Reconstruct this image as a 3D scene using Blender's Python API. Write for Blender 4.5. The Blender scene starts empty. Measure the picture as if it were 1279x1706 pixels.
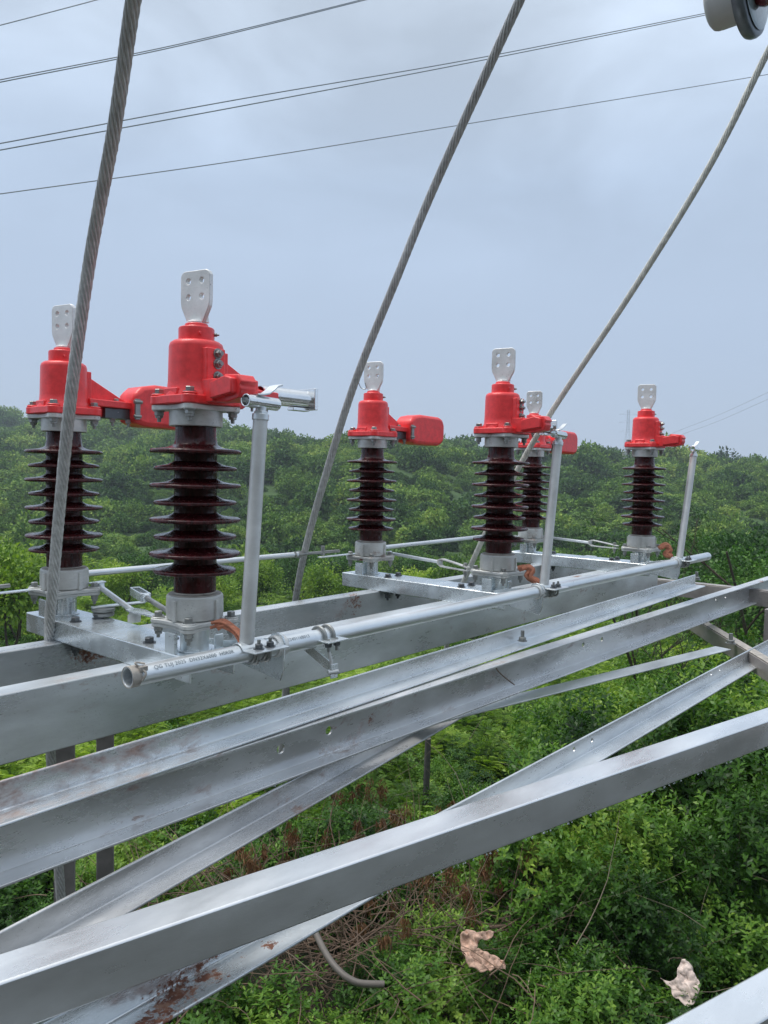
import bpy, bmesh, math, random
import numpy as np
from mathutils import Vector, Matrix
rad = math.radians
sc = bpy.context.scene
# ------------------------------------------------------------------ camera
ZC = 7.0                                    # eye height above the world's zero
FPX = 1281.3; PITCH = -0.0527; ROLL = 0.01904
f_ = np.array([0, math.cos(PITCH), math.sin(PITCH)]); r_ = np.array([1.0, 0, 0]); u_ = np.cross(r_, f_)
r_, u_ = r_*math.cos(ROLL)+u_*math.sin(ROLL), -r_*math.sin(ROLL)+u_*math.cos(ROLL)
cd = bpy.data.cameras.new('camera'); cam = bpy.data.objects.new('camera', cd); sc.collection.objects.link(cam)
cd.sensor_fit = 'VERTICAL'; cd.sensor_height = 36.0; cd.lens = FPX/1706*36.0
cd.clip_start = 0.05; cd.clip_end = 6000
cam.matrix_world = Matrix(((r_[0], u_[0], -f_[0], 0), (r_[1], u_[1], -f_[1], 0), (r_[2], u_[2], -f_[2], ZC), (0, 0, 0, 1)))
sc.camera = cam
# ------------------------------------------------------------------ sky, sun, exposure
SUN_EL, SUN_AZ = rad(68), rad(285)          # azimuth clockwise from +Y: high on the left, behind thin cloud
w = bpy.data.worlds.new('World'); sc.world = w; w.use_nodes = True
nt = w.node_tree; nt.nodes.clear()
def N(t, **k):
    n = nt.nodes.new(t)
    for a, b in k.items(): setattr(n, a, b)
    return n
L = nt.links.new
out = N('ShaderNodeOutputWorld'); mix = N('ShaderNodeMixShader'); b1 = N('ShaderNodeBackground'); b2 = N('ShaderNodeBackground')
sky = N('ShaderNodeTexSky', sky_type='NISHITA', sun_disc=False, sun_elevation=SUN_EL, sun_rotation=SUN_AZ)
L(sky.outputs[0], b1.inputs[0]); b1.inputs[1].default_value = 0.10
tc = N('ShaderNodeTexCoord'); sep = N('ShaderNodeSeparateXYZ'); L(tc.outputs['Generated'], sep.inputs[0])
mp = N('ShaderNodeMapping'); mp.inputs['Scale'].default_value = (1, 1, 2.2); L(tc.outputs['Generated'], mp.inputs[0])
nz = N('ShaderNodeTexNoise'); nz.inputs['Scale'].default_value = 2.9; nz.inputs['Detail'].default_value = 5; nz.inputs['Roughness'].default_value = .5
nz.inputs['Distortion'].default_value = .35; L(mp.outputs[0], nz.inputs[0])
cr = N('ShaderNodeValToRGB'); cr.color_ramp.elements[0].position = 0.0; cr.color_ramp.elements[0].color = (.50, .605, .775, 1)
e = cr.color_ramp.elements.new(.15); e.color = (.50, .615, .80, 1)
e = cr.color_ramp.elements.new(.34); e.color = (.54, .665, .85, 1)
e = cr.color_ramp.elements.new(.55); e.color = (.70, .81, .95, 1)
cr.color_ramp.elements[-1].position = 1.0; cr.color_ramp.elements[-1].color = (1.25, 1.28, 1.32, 1)
L(sep.outputs[2], cr.inputs[0])
mr = N('ShaderNodeMapRange'); mr.inputs[1].default_value = .36; mr.inputs[2].default_value = .66; mr.inputs[3].default_value = .80; mr.inputs[4].default_value = 1.20
L(nz.outputs[0], mr.inputs[0])
mre = N('ShaderNodeMapRange'); mre.inputs[1].default_value = .2; mre.inputs[2].default_value = .46; mre.inputs[3].default_value = 0; mre.inputs[4].default_value = 1
L(sep.outputs[2], mre.inputs[0])
ml = N('ShaderNodeMix', data_type='FLOAT'); ml.inputs['A'].default_value = 1.0
L(mre.outputs[0], ml.inputs['Factor']); L(mr.outputs[0], ml.inputs['B'])
sc_ = N('ShaderNodeVectorMath', operation='SCALE'); L(cr.outputs[0], sc_.inputs[0]); L(ml.outputs['Result'], sc_.inputs['Scale'])
L(sc_.outputs[0], b2.inputs[0]); b2.inputs[1].default_value = 1.0
mix.inputs[0].default_value = .93; L(b1.outputs[0], mix.inputs[1]); L(b2.outputs[0], mix.inputs[2]); L(mix.outputs[0], out.inputs[0])
sd = bpy.data.lights.new('sun', 'SUN'); sd.energy = 2.4; sd.angle = rad(32); sd.color = (1, .96, .9)
so = bpy.data.objects.new('sun', sd); sc.collection.objects.link(so)
sdir = Vector((math.sin(SUN_AZ)*math.cos(SUN_EL), math.cos(SUN_AZ)*math.cos(SUN_EL), math.sin(SUN_EL)))
so.rotation_euler = sdir.to_track_quat('Z', 'Y').to_euler(); so.location = (0, 0, 60)
sc.view_settings.view_transform = 'Standard'; sc.view_settings.look = 'None'; sc.view_settings.exposure = 0.0; sc.view_settings.gamma = 1
sc.cycles.max_bounces = 6; sc.cycles.volume_bounces = 0; sc.cycles.transparent_max_bounces = 6

# ------------------------------------------------------------------ equipment frame
B0 = np.array([-.464, 1.890]); TH = .7061
e1 = np.array([math.sin(TH), math.cos(TH)]); e2 = np.array([-e1[1], e1[0]])
ROTZ = math.pi/2-TH
def W(u, v, z): p = B0+e1*u+e2*v; return Vector((p[0], p[1], z+ZC))
def ray(x, y): return f_+r_*(x-639.5)/FPX-u_*(y-853)/FPX
def eq(P): d = P[:2]-B0; return Vector((float(d@e1), float(d@e2), float(P[2])))
def pz(x, y, z): d = ray(x, y); return eq(d*z/d[2])          # sight line meets a level plane
def pv(x, y, v): d = ray(x, y); return eq(d*(v+B0@e2)/(d[:2]@e2))  # sight line meets a plane along the beams
def pd(x, y, dep): return eq(ray(x, y)*dep)
def wd(x, y, dep): P = ray(x, y)*dep; return Vector((P[0], P[1], P[2]+ZC))

# ------------------------------------------------------------------ mesh helpers
class MB:
    def __init__(s): s.v = []; s.f = []
    def add(s, vs, fs):
        o = len(s.v); s.v += [tuple(p) for p in vs]; s.f += [tuple(i+o for i in f) for f in fs]; return s
    def box(s, x0, x1, y0, y1, z0, z1):
        vs = [(x, y, z) for z in (z0, z1) for y in (y0, y1) for x in (x0, x1)]
        return s.add(vs, [(0, 2, 3, 1), (4, 5, 7, 6), (0, 1, 5, 4), (2, 6, 7, 3), (0, 4, 6, 2), (1, 3, 7, 5)])
    def cyl(s, p0, p1, r0, n=20, r1=None, hollow=0):
        p0 = Vector(p0); p1 = Vector(p1); r1 = r0 if r1 is None else r1
        d = (p1-p0).normalized(); a = d.orthogonal().normalized(); b = d.cross(a)
        def ring(p, r): return [p+(a*math.cos(t)+b*math.sin(t))*r for t in [2*math.pi*i/n for i in range(n)]]
        if not hollow:
            vs = ring(p0, r0)+ring(p1, r1)
            fs = [(i, (i+1) % n, n+(i+1) % n, n+i) for i in range(n)]+[tuple(range(n))[::-1], tuple(range(n, 2*n))]
        else:
            vs = ring(p0, r0)+ring(p1, r1)+ring(p1, r1-hollow)+ring(p0, r0-hollow)
            fs = [(k*n+i, k*n+(i+1) % n, ((k+1) % 4)*n+(i+1) % n, ((k+1) % 4)*n+i) for k in range(4) for i in range(n)]
        return s.add(vs, fs)
    def lathe(s, prof, n=40, c=(0, 0, 0)):
        m = len(prof); vs = [(c[0]+r*math.cos(2*math.pi*i/n), c[1]+r*math.sin(2*math.pi*i/n), c[2]+z) for i in range(n) for r, z in prof]
        fs = [(i*m+j, ((i+1) % n)*m+j, ((i+1) % n)*m+j+1, i*m+j+1) for i in range(n) for j in range(m-1)]
        fs += [tuple(i*m for i in range(n))[::-1], tuple(i*m+m-1 for i in range(n))]
        return s.add(vs, fs)
    def prism(s, poly, o, ax, ay, t):
        o = Vector(o); ax = Vector(ax); ay = Vector(ay); t = Vector(t); n = len(poly)
        vs = [o+ax*p[0]+ay*p[1] for p in poly]; vs += [q+t for q in vs]
        return s.add(vs, [tuple(range(n))[::-1], tuple(range(n, 2*n))]+[(i, (i+1) % n, n+(i+1) % n, n+i) for i in range(n)])
    def tube(s, path, r, n=10, closed=False):
        P = [Vector(p) for p in path]; m = len(P); rs = r if hasattr(r, '__len__') else [r]*m
        t0 = (P[1]-P[0]).normalized(); a = t0.orthogonal().normalized(); vs = []
        for i in range(m):
            t = (P[min(i+1, m-1)]-P[max(i-1, 0)]).normalized()
            a = (a-t*a.dot(t)).normalized(); b = t.cross(a)
            vs += [P[i]+(a*math.cos(2*math.pi*k/n)+b*math.sin(2*math.pi*k/n))*rs[i] for k in range(n)]
        fs = [(i*n+k, i*n+(k+1) % n, (i+1)*n+(k+1) % n, (i+1)*n+k) for i in range(m-1) for k in range(n)]
        return s.add(vs, fs+[tuple(range(n))[::-1], tuple(range((m-1)*n, m*n))])
    def hexa(s, p, d, r, h, rot=0.2):
        p = Vector(p); d = Vector(d).normalized(); a = d.orthogonal().normalized(); b = d.cross(a)
        ring = [(a*math.cos(rot+k*math.pi/3)+b*math.sin(rot+k*math.pi/3))*r for k in range(6)]
        vs = [p+q for q in ring]+[p+q+d*h*.85 for q in ring]+[p+q*.86+d*h for q in ring]
        return s.add(vs, [tuple(range(6))[::-1], tuple(range(12, 18))]+[(k, (k+1) % 6, 6+(k+1) % 6, 6+k) for k in range(6)]+[(6+k, 6+(k+1) % 6, 12+(k+1) % 6, 12+k) for k in range(6)])
    def member(s, p0, p1, poly, ext0=0, ext1=0):
        p0 = Vector(p0); p1 = Vector(p1); d = (p1-p0).normalized(); p0 = p0-d*ext0; p1 = p1+d*ext1
        side = Vector((0, 0, 1)).cross(d).normalized(); up = d.cross(side).normalized()
        return s.prism(poly, p0, side, up, p1-p0)
def bolt(p, d, r=.009, h=.009, stud=.0, nut_at=None, washer=True):
    b = MB(); p = Vector(p); d = Vector(d).normalized()
    if washer: b.cyl(p, p+d*.0022, r*1.35, 18)
    q = p+d*(.0022 if washer else 0); b.hexa(q, d, r, h)
    if stud: b.cyl(q+d*h, q+d*(h+stud), r*.52, 12)
    if nut_at is not None:
        n = Vector(nut_at); b.cyl(n, n-d*.0025, r*1.3, 18); b.hexa(n-d*.0025, -d, r, h); b.hexa(n-d*(.0028+h), -d, r*.9, h*.55, .7)
        b.cyl(n-d*h, n-d*(h*1.55+.012), r*.5, 12, r*.42); b.cyl(n-d*.001, p+d*.001, r*.5, 10)
    return b
def mesh_of(name, mb, sharp=32):
    me = bpy.data.meshes.new(name); me.from_pydata(mb.v, [], mb.f); me.validate(verbose=False)
    bm = bmesh.new(); bm.from_mesh(me); bmesh.ops.recalc_face_normals(bm, faces=bm.faces); bm.to_mesh(me); bm.free()
    me.polygons.foreach_set('use_smooth', [True]*len(me.polygons)); me.set_sharp_from_angle(angle=rad(sharp)); return me
def bake(o, drop=()):
    dg = bpy.context.evaluated_depsgraph_get(); dg.update(); me = bpy.data.meshes.new_from_object(o.evaluated_get(dg)); me.name = o.name
    o.modifiers.clear(); o.data = me
    for d in drop: bpy.data.objects.remove(d, do_unlink=True)
    return o
def setp(o, label=None, cat=None, group=None, kind=None):
    for k, x in (('label', label), ('category', cat), ('group', group), ('kind', kind)):
        if x: o[k] = x
    return o
def empty(name, org, label, cat, group=None, rz=0.0, frame='E'):
    o = bpy.data.objects.new(name, None); o.empty_display_size = .05; sc.collection.objects.link(o)
    if frame == 'E': o.location = W(*org); o.rotation_euler = (0, 0, ROTZ+rz)
    else: o.location = org; o.rotation_euler = (0, 0, rz)
    return setp(o, label, cat, group)
def put(name, mb, mat, parent=None, org=(0, 0, 0), bev=.0012, frame='E', holes=None, sharp=32):
    """link mb as one mesh; its coordinates are relative to org (the parent's base when there is one)"""
    if parent is None and org != (0, 0, 0): mb.v = [(p[0]-org[0], p[1]-org[1], p[2]-org[2]) for p in mb.v]
    o = bpy.data.objects.new(name, mesh_of(name, mb, sharp)); sc.collection.objects.link(o)
    if holes:
        c = bpy.data.objects.new('cut', mesh_of('cut', holes)); sc.collection.objects.link(c)
        if parent is None and org != (0, 0, 0): c.data.transform(Matrix.Translation(-Vector(org)))
        m = o.modifiers.new('b', 'BOOLEAN'); m.object = c; m.solver = 'EXACT'; m.operation = 'DIFFERENCE'; bake(o, (c,))
    if bev:
        m = o.modifiers.new('bev', 'BEVEL'); m.width = bev; m.segments = 2; m.limit_method = 'ANGLE'; m.angle_limit = rad(38)
        m2 = o.modifiers.new('wn', 'WEIGHTED_NORMAL'); m2.mode = 'FACE_AREA'; m2.weight = 100; m2.keep_sharp = True; m2.thresh = .01; bake(o)
    o.data.materials.clear(); o.data.materials.append(mat)
    if parent is not None: o.parent = parent
    elif frame == 'E': o.location = W(*org); o.rotation_euler = (0, 0, ROTZ)
    else: o.location = org
    return o
def rel(mb, org): mb.v = [(p[0]-org[0], p[1]-org[1], p[2]-org[2]) for p in mb.v]; return mb
def copy_tree(o, parent=None):
    c = o.copy(); sc.collection.objects.link(c); c.parent = parent
    for ch in list(o.children): copy_tree(ch, c)
    return c
def smooth_path(pts, n=12):
    P = [Vector(p) for p in pts]; P = [P[0]*2-P[1]]+P+[P[-1]*2-P[-2]]; out_ = []
    for i in range(1, len(P)-2):
        for k in range(n):
            t = k/n; a, b, c, d = P[i-1:i+3]
            out_.append(.5*((2*b)+(c-a)*t+(2*a-5*b+4*c-d)*t*t+(3*b-a-3*c+d)*t**3))
    return out_+[P[-2]]

# ------------------------------------------------------------------ materials
def mat(name):
    m = bpy.data.materials.new(name); m.use_nodes = True; t = m.node_tree
    return m, t, t.nodes['Principled BSDF'], t.nodes.new, t.links.new
def noise(t, vec, scale, detail=4, rough=.55, stretch=None, dist=0):
    if stretch is not None:
        mp_ = t.nodes.new('ShaderNodeMapping'); mp_.inputs['Scale'].default_value = stretch; t.links.new(vec, mp_.inputs[0]); vec = mp_.outputs[0]
    n = t.nodes.new('ShaderNodeTexNoise'); n.inputs['Scale'].default_value = scale; n.inputs['Detail'].default_value = detail
    n.inputs['Roughness'].default_value = rough; n.inputs['Distortion'].default_value = dist; t.links.new(vec, n.inputs[0]); return n.outputs[0]
def ramp(t, fac, stops):
    c = t.nodes.new('ShaderNodeValToRGB'); els = c.color_ramp.elements
    els[0].position, els[0].color = stops[0][0], (*stops[0][1], 1); els[1].position, els[1].color = stops[-1][0], (*stops[-1][1], 1)
    for p, col in stops[1:-1]: x = els.new(p); x.color = (*col, 1)
    t.links.new(fac, c.inputs[0]); return c.outputs[0]
def mrange(t, fac, a, b, c, d):
    m = t.nodes.new('ShaderNodeMapRange'); m.inputs[1].default_value = a; m.inputs[2].default_value = b; m.inputs[3].default_value = c; m.inputs[4].default_value = d
    t.links.new(fac, m.inputs[0]); return m.outputs[0]
def mixc(t, fac, a, b, mode='MIX'):
    m = t.nodes.new('ShaderNodeMix'); m.data_type = 'RGBA'; m.blend_type = mode
    for s, x in ((m.inputs[0], fac), (m.inputs[6], a), (m.inputs[7], b)):
        if hasattr(x, 'is_output'): t.links.new(x, s)
        else: s.default_value = x if not isinstance(x, tuple) else (*x, 1)
    return m.outputs[2]
def mth(t, op, a, b=0.0, clamp=False):
    m = t.nodes.new('ShaderNodeMath'); m.operation = op; m.use_clamp = clamp
    for s, x in ((m.inputs[0], a), (m.inputs[1], b)):
        if hasattr(x, 'is_output'): t.links.new(x, s)
        else: s.default_value = x
    return m.outputs[0]
def bump(t, h, strength, dist=.002, prev=None):
    b = t.nodes.new('ShaderNodeBump'); b.inputs['Strength'].default_value = strength; b.inputs['Distance'].default_value = dist; t.links.new(h, b.inputs['Height'])
    if prev is not None: t.links.new(prev, b.inputs['Normal'])
    return b.outputs[0]
def wpos(t): return t.nodes.new('ShaderNodeNewGeometry').outputs['Position']
def steel(name, base=(.46, .49, .51), metal=.75, rough=.4, rust=0.0, spots=(), dark=0.25, wet=.5, mott=1.0):
    m, t, bs, nn, ln = mat(name); P = wpos(t)
    rt = nn('ShaderNodeMapping'); rt.vector_type = 'TEXTURE'; rt.inputs['Rotation'].default_value = (0, 0, ROTZ); ln(P, rt.inputs[0]); E = rt.outputs[0]
    n1 = noise(t, E, 9, 5, .6, (.35, 1, 1)); n2 = noise(t, E, 120, 4, .65, (.4, 1, 1.6)); n3 = noise(t, E, 26, 6, .7, (.18, 1, 1)); n4 = noise(t, E, 420, 2)
    c = mixc(t, mrange(t, n1, .3, .7, 0, 1), tuple(x*(1-dark) for x in base), tuple(min(1, x*1.18) for x in base))
    c = mixc(t, mrange(t, n3, .48, .68, 0, .4*mott), c, tuple(x*.72 for x in base))
    c = mixc(t, mrange(t, n2, .56, .75, 0, .3*mott), c, tuple(x*.6 for x in base))
    # little dark pits and specks in patches
    pit = mth(t, 'MULTIPLY', mrange(t, noise(t, E, 170, 3, .6), .62, .68, 0, 1), mrange(t, noise(t, E, 7, 3, .6, (.5, 1, 1)), .56, .64, 0, .75*mott))
    c = mixc(t, pit, c, (.06, .05, .05))
    rf = mth(t, 'ADD', mrange(t, n1, .3, .7, rough-.1, rough+.1), mrange(t, n2, .4, .7, -.06*mott, .1*mott))
    wetm = mrange(t, noise(t, E, 5.5, 4, .6, (.3, 1, 1), .4), .5, .6, 0, wet)
    rf = mth(t, 'SUBTRACT', rf, mth(t, 'MULTIPLY', wetm, .22))
    met = None
    if rust or spots:
        rf_ = mth(t, 'ADD', mth(t, 'MULTIPLY', noise(t, E, 30, 8, .8, (.5, 1, 1), .6), .6), mth(t, 'MULTIPLY', noise(t, E, 110, 5, .75), .4))
        rn = noise(t, E, 22, 8, .72, (.5, 1, 1), .3); mask = None
        if rust: mask = mth(t, 'MULTIPLY', mrange(t, noise(t, E, 2.6, 3, .5), .55, .66, 0, 1), mrange(t, rn, .56-.08*rust, .66-.08*rust, 0, 1))
        for (u, v, z, rr, amt) in spots:
            d = nn('ShaderNodeVectorMath'); d.operation = 'DISTANCE'; ln(P, d.inputs[0]); d.inputs[1].default_value = W(u, v, z)
            k = mth(t, 'SUBTRACT', mrange(t, d.outputs['Value'], rr*.1, rr*1.15, amt, 0), mrange(t, rn if amt < .8 else rf_, .38 if amt < .8 else .41, .62 if amt < .8 else .60, .9 if amt < .8 else 1.25, 0)); k = mrange(t, k, -.05 if amt < .8 else .0, .75 if amt < .8 else .22, 0, .85 if amt < .8 else 1)
            mask = k if mask is None else mth(t, 'MAXIMUM', mask, k)
        mask = mth(t, 'MINIMUM', mask, 1.0)
        rc = ramp(t, noise(t, E, 60, 4, .7), [(.3, (.10, .045, .032)), (.5, (.21, .085, .05)), (.7, (.34, .20, .14))])
        c = mixc(t, mask, c, rc); rf = mth(t, 'ADD', rf, mth(t, 'MULTIPLY', mask, .35)); met = mrange(t, mask, 0, 1, metal, .05)
    ln(c, bs.inputs['Base Color']); ln(rf, bs.inputs['Roughness'])
    if met is not None: ln(met, bs.inputs['Metallic'])
    else: bs.inputs['Metallic'].default_value = metal
    ln(bump(t, n4, .12, .0006, bump(t, n2, .22, .0012, bump(t, n1, .12, .004))), bs.inputs['Normal'])
    return m
M = {}
M['galv'] = steel('galvanised_steel', (.72, .75, .77), .84, .33, rust=.3, mott=.6)
M['galv_lt'] = steel('galvanised_base', (.76, .81, .83), .78, .30, dark=.15, mott=.5)
M['galv_smooth'] = steel('galvanised_tube', (.74, .78, .80), .75, .36, dark=.1, mott=.2, wet=.15)
M['cast'] = steel('cast_aluminium', (.66, .67, .65), .4, .5, rust=.55, dark=.34, wet=.4, mott=1.2)
M['shiny'] = steel('bright_zinc_tube', (.86, .88, .88), .95, .20, dark=.15, mott=.5, wet=.2)
M['pad'] = steel('bright_cast_plate', (.90, .91, .89), .25, .42, dark=.22, wet=.4, mott=1.0)
M['matte'] = steel('aluminium_matte_tube', (.66, .67, .66), .5, .5, dark=.12, wet=.1, mott=.5)
M['boltm'] = steel('bolt_zinc', (.38, .39, .38), .8, .45, dark=.4)
M['boltd'] = steel('bolt_dark', (.17, .18, .19), .8, .42, dark=.4)
def simple(name, col, rough, metal=0, var=.15, sc1=30, bmp=.1, coat=0, spec=.5, bscale=200):
    m, t, bs, nn, ln = mat(name); P = wpos(t); n = noise(t, P, sc1, 5, .6)
    ln(mixc(t, mrange(t, n, .3, .7, 0, 1), tuple(x*(1-var) for x in col), tuple(min(1, x*(1+var)) for x in col)), bs.inputs['Base Color'])
    ln(mrange(t, n, .3, .7, rough*.8, rough*1.2), bs.inputs['Roughness']); bs.inputs['Metallic'].default_value = metal
    bs.inputs['Coat Weight'].default_value = coat; bs.inputs['Coat Roughness'].default_value = .12; bs.inputs['Specular IOR Level'].default_value = spec
    if bmp: ln(bump(t, noise(t, P, bscale, 3, .6), bmp, .001), bs.inputs['Normal'])
    return m
M['red'] = simple('red_paint', (.90, .060, .064), .38, 0, .16, 45, .6, .2, .4, 90)
def porcelain():
    m, t, bs, nn, ln = mat('brown_porcelain'); P = wpos(t)
    mp_ = nn('ShaderNodeMapping'); mp_.inputs['Scale'].default_value = (1, 1, .12); ln(P, mp_.inputs[0])
    n = noise(t, mp_.outputs[0], 90, 4, .6); n2 = noise(t, P, 60, 4, .6)
    ln(mixc(t, mrange(t, n, .35, .65, 0, 1), (.022, .004, .0045), (.075, .011, .013)), bs.inputs['Base Color']); bs.inputs['Specular IOR Level'].default_value = .32
    ln(mrange(t, n2, .4, .65, .12, .30), bs.inputs['Roughness']); bs.inputs['Coat Weight'].default_value = .12; bs.inputs['Coat Roughness'].default_value = .06
    drops = mrange(t, noise(t, P, 260, 2, .5), .58, .66, 0, 1)
    ln(bump(t, drops, .5, .0012), bs.inputs['Normal']); return m
M['porc'] = porcelain()
M['copper'] = simple('copper_braid', (.50, .20, .12), .6, .25, .35, 90, .8, 0, .5, 300)
M['stake'] = simple('dark_wood', (.085, .08, .075), .85, 0, .3, 14, .6, bscale=60)
M['wood'] = simple('weathered_grey_post', (.20, .19, .18), .8, 0, .3, 14, .6, bscale=60)
M['dirty'] = simple('rusty_plate_edge', (.42, .39, .35), .6, .3, .35, 40, .3)
M['wire'] = simple('grey_wire', (.30, .33, .37), .6, .2, .1, 10, 0)
M['rope1'] = simple('steel_strand_grey', (.60, .605, .60), .5, .3, .22, 60, .2)
M['rope3'] = simple('steel_strand_pale', (.72, .72, .66), .55, .2, .2, 60, .2)
M['ink'] = simple('stencil_ink', (.20, .24, .27), .6, 0, .2, 60, 0)
M['bag'] = simple('woven_bag', (.50, .33, .25), .8, 0, .55, 22, .5, bscale=260)
M['bag2'] = simple('pale_woven_bag', (.56, .46, .41), .8, 0, .42, 18, .5, bscale=260)
M['hose'] = simple('grey_hose', (.13, .115, .10), .55, 0, .15, 20, .1)
M['twig'] = simple('dry_twig', (.15, .10, .07), .85, 0, .4, 6, .3)
M['bark'] = simple('bark', (.07, .055, .04), .9, 0, .3, 8, .4, bscale=40)
M['conc'] = simple('pale_concrete', (.62, .62, .60), .8, 0, .1, 6, .2)
M['glass'] = simple('grey_green_glass', (.25, .33, .34), .08, 0, .2, 40, .1, .5)
M['darkrim'] = simple('dark_rim', (.20, .23, .26), .35, .2, .2, 40, .1)
def rustm():
    m = steel('brown_rusted_steel', (.36, .335, .32), .35, .5, dark=.3); return m
M['brown'] = rustm()

# ------------------------------------------------------------------ disconnector post (local x = along the beams, y = back)
def pad_poly(wd_=.092, h=.125):
    a = wd_/2; c = .012
    return [(-a*.52, 0), (a*.52, 0), (a*.95, .038), (a, .052), (a, h-c), (a-c*.35, h-c*.35), (a-c, h), (-a+c, h), (-a+c*.35, h-c*.35), (-a, h-c), (-a, .052), (-a*.95, .038)]
def shed_profile():
    tips = [.492-.0417*i for i in range(8)]; prof = [(.049, .556), (.049, .528), (.0505, .518)]
    for i, z in enumerate(tips):
        R = .110 if i % 2 == 0 else .100
        prof += [(.052, z+.0165), (.0575, z+.0125), (.068, z+.0085), (.082, z+.0062), (R-.006, z+.0042), (R-.0025, z+.0028), (R-.0006, z+.0008), (R, z-.0018), (R-.0008, z-.0044), (R-.003, z-.0062), (R-.006, z-.0066), (R-.010, z-.0055),
                 (R-.014, z-.0020), (R-.022, z-.0020), (R-.024, z-.0066), (R-.028, z-.0066), (R-.031, z-.0014), (.060, z-.0005), (.0535, z-.006), (.0515, z-.012)]
    prof += [(.0510, .165), (.0512, .138)]
    return prof
def lobed(r_in, hw, n=10):
    """square flange with a rounded lobe round each bolt"""
    P = []
    for q in range(4):
        a = math.pi/4+q*math.pi/2; cx, cy = .0885*math.cos(a), .0885*math.sin(a)
        for k in range(n+1):
            t = a-1.45+2.9*k/n; P.append((cx+hw*math.cos(t), cy+hw*math.sin(t)))
        m = a+math.pi/4; P.append((r_in*math.cos(m-.22), r_in*math.sin(m-.22))); P.append((r_in*math.cos(m+.22), r_in*math.sin(m+.22)))
    return P
def make_post(front):
    t = empty('insulator_post', (0, 0, -.451), '', 'insulator')
    X, Y, Z = (1, 0, 0), (0, 1, 0), (0, 0, 1)
    # pedestal on the base
    b = MB(); b.cyl((0, 0, 0), (0, 0, .056), .035, 32); b.cyl((0, 0, 0), (0, 0, .004), .043, 32)
    b.box(-.066, -.058, -.012, .03, .0, .05); b.box(.050, .075, -.018, -.012, 0, .032) if front else b.box(-.05, -.03, .03, .036, 0, .03)
    put('pedestal', b, M['galv_lt'], t)
    b = MB(); b.prism(lobed(.066, .0165), (0, 0, .060), X, Y, (0, 0, .009)); b.prism(lobed(.072, .0185), (0, 0, .0693), X, Y, (0, 0, .0105))
    for q in range(4):
        a = math.pi/4+q*math.pi/2; b.cyl((.0885*math.cos(a), .0885*math.sin(a), .0795), (.0885*math.cos(a), .0885*math.sin(a), .0835), .0165, 20)
    put('base_flange', b, M['cast'], t, bev=.002)
    b = MB(); b.lathe([(.062, .0798), (.068, .083), (.0695, .10), (.0688, .136), (.0665, .1405), (.054, .1425), (.0535, .138)], 48)
    for q in range(4):
        a = q*math.pi/2+.2; c_, s_ = math.cos(a), math.sin(a); b.prism([(-.006, 0), (.006, 0), (.006, .052), (-.006, .052)], (.066*c_, .066*s_, .0798), (-s_, c_, 0), Z, (.008*c_, .008*s_, 0))
    put('lower_cap', b, M['cast'], t, bev=.0015)
    b = MB(); b.lathe([(.0635, .1428), (.0520, .1445), (.0512, .1475)][::-1]+[(.0635, .141)], 40); put('cement_joint', b, M['dirty'], t, bev=0)
    for q in range(4):
        a = math.pi/4+q*math.pi/2; p = (.0885*math.cos(a), .0885*math.sin(a))
        put('bolt', bolt((p[0], p[1], .0835), Z, .0105, .011, nut_at=(p[0], p[1], .060)), M['boltm'], t, bev=0)
    b = MB(); b.lathe(shed_profile(), 64); put('porcelain_body', b, M['porc'], t, bev=0, sharp=50)
    b = MB(); b.lathe([(.050, .552), (.0625, .5505), (.0640, .554), (.0640, .590), (.05, .590)], 48)
    b.prism(lobed(.070, .0175), (0, 0, .5885), X, Y, (0, 0, .0125))
    put('upper_cap', b, M['cast'], t, bev=.0015)
    b = MB(); b.prism(lobed(.084, .0205), (0, 0, .6015), X, Y, (0, 0, .021))
    for q in range(4):
        a = math.pi/4+q*math.pi/2; b.cyl((.0885*math.cos(a), .0885*math.sin(a), .6225), (.0885*math.cos(a), .0885*math.sin(a), .628), .0185, 20)
    b.lathe([(.077, .620), (.074, .632), (.069, .640), (.0670, .66), (.0652, .742), (.0625, .751), (.055, .7565), (.043, .758)], 56)
    # box-like root of the side arm and the sloping rib
    b.box(.025, .070, -.034, .034, .622, .735)
    b.prism([(.060, .700), (.072, .724), (.180, .667), (.212, .654), (.245, .654), (.245, .636), (.175, .628), (.140, .604), (.060, .604)], (0, -.007, 0), X, Z, (0, .014, 0))
    b.prism([(.055, -.052), (.13, -.040), (.235, -.030), (.252, -.02), (.252, .02), (.235, .030), (.13, .040), (.055, .052)], (0, 0, .633), X, Y, (0, 0, .021))
    b.box(-.074, -.055, -.026, .026, .622, .640)
    if front:
        b.box(-.027, .027, -.0785, -.045, .624, .735)
        b.box(-.030, .030, -.108, -.060, .606, .660)
        # curved jaw that receives the earthing blade
        b.prism([(-.100, .606), (-.100, .655), (-.125, .650), (-.140, .668), (-.190, .664), (-.203, .648), (-.196, .640), (-.200, .632), (-.192, .612), (-.15, .604)], (-.024, 0, 0), Y, Z, (.046, 0, 0))
        b.prism([(-.105, .612), (-.105, .650), (-.16, .662), (-.185, .655), (-.185, .622)], (-.040, 0, 0), Y, Z, (.080, 0, 0))
    put('head_casting', b, M['red'], t, bev=.0035, sharp=40)
    b = MB(); b.lathe([(.0425, .754), (.0430, .758), (.0430, .786), (.041, .790), (.029, .792), (.0275, .799), (.022, .8005)], 44)
    b.cyl((-.02, -.041, .772), (-.02, -.0435, .772), .004, 10)
    put('neck_collar', b, M['red'], t, bev=.0012, sharp=40)
    put('set_screw', bolt((.03, -.030, .775), (.7, -.7, 0), .0045, .007, .005, washer=False), M['boltm'], t, bev=0)
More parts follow.
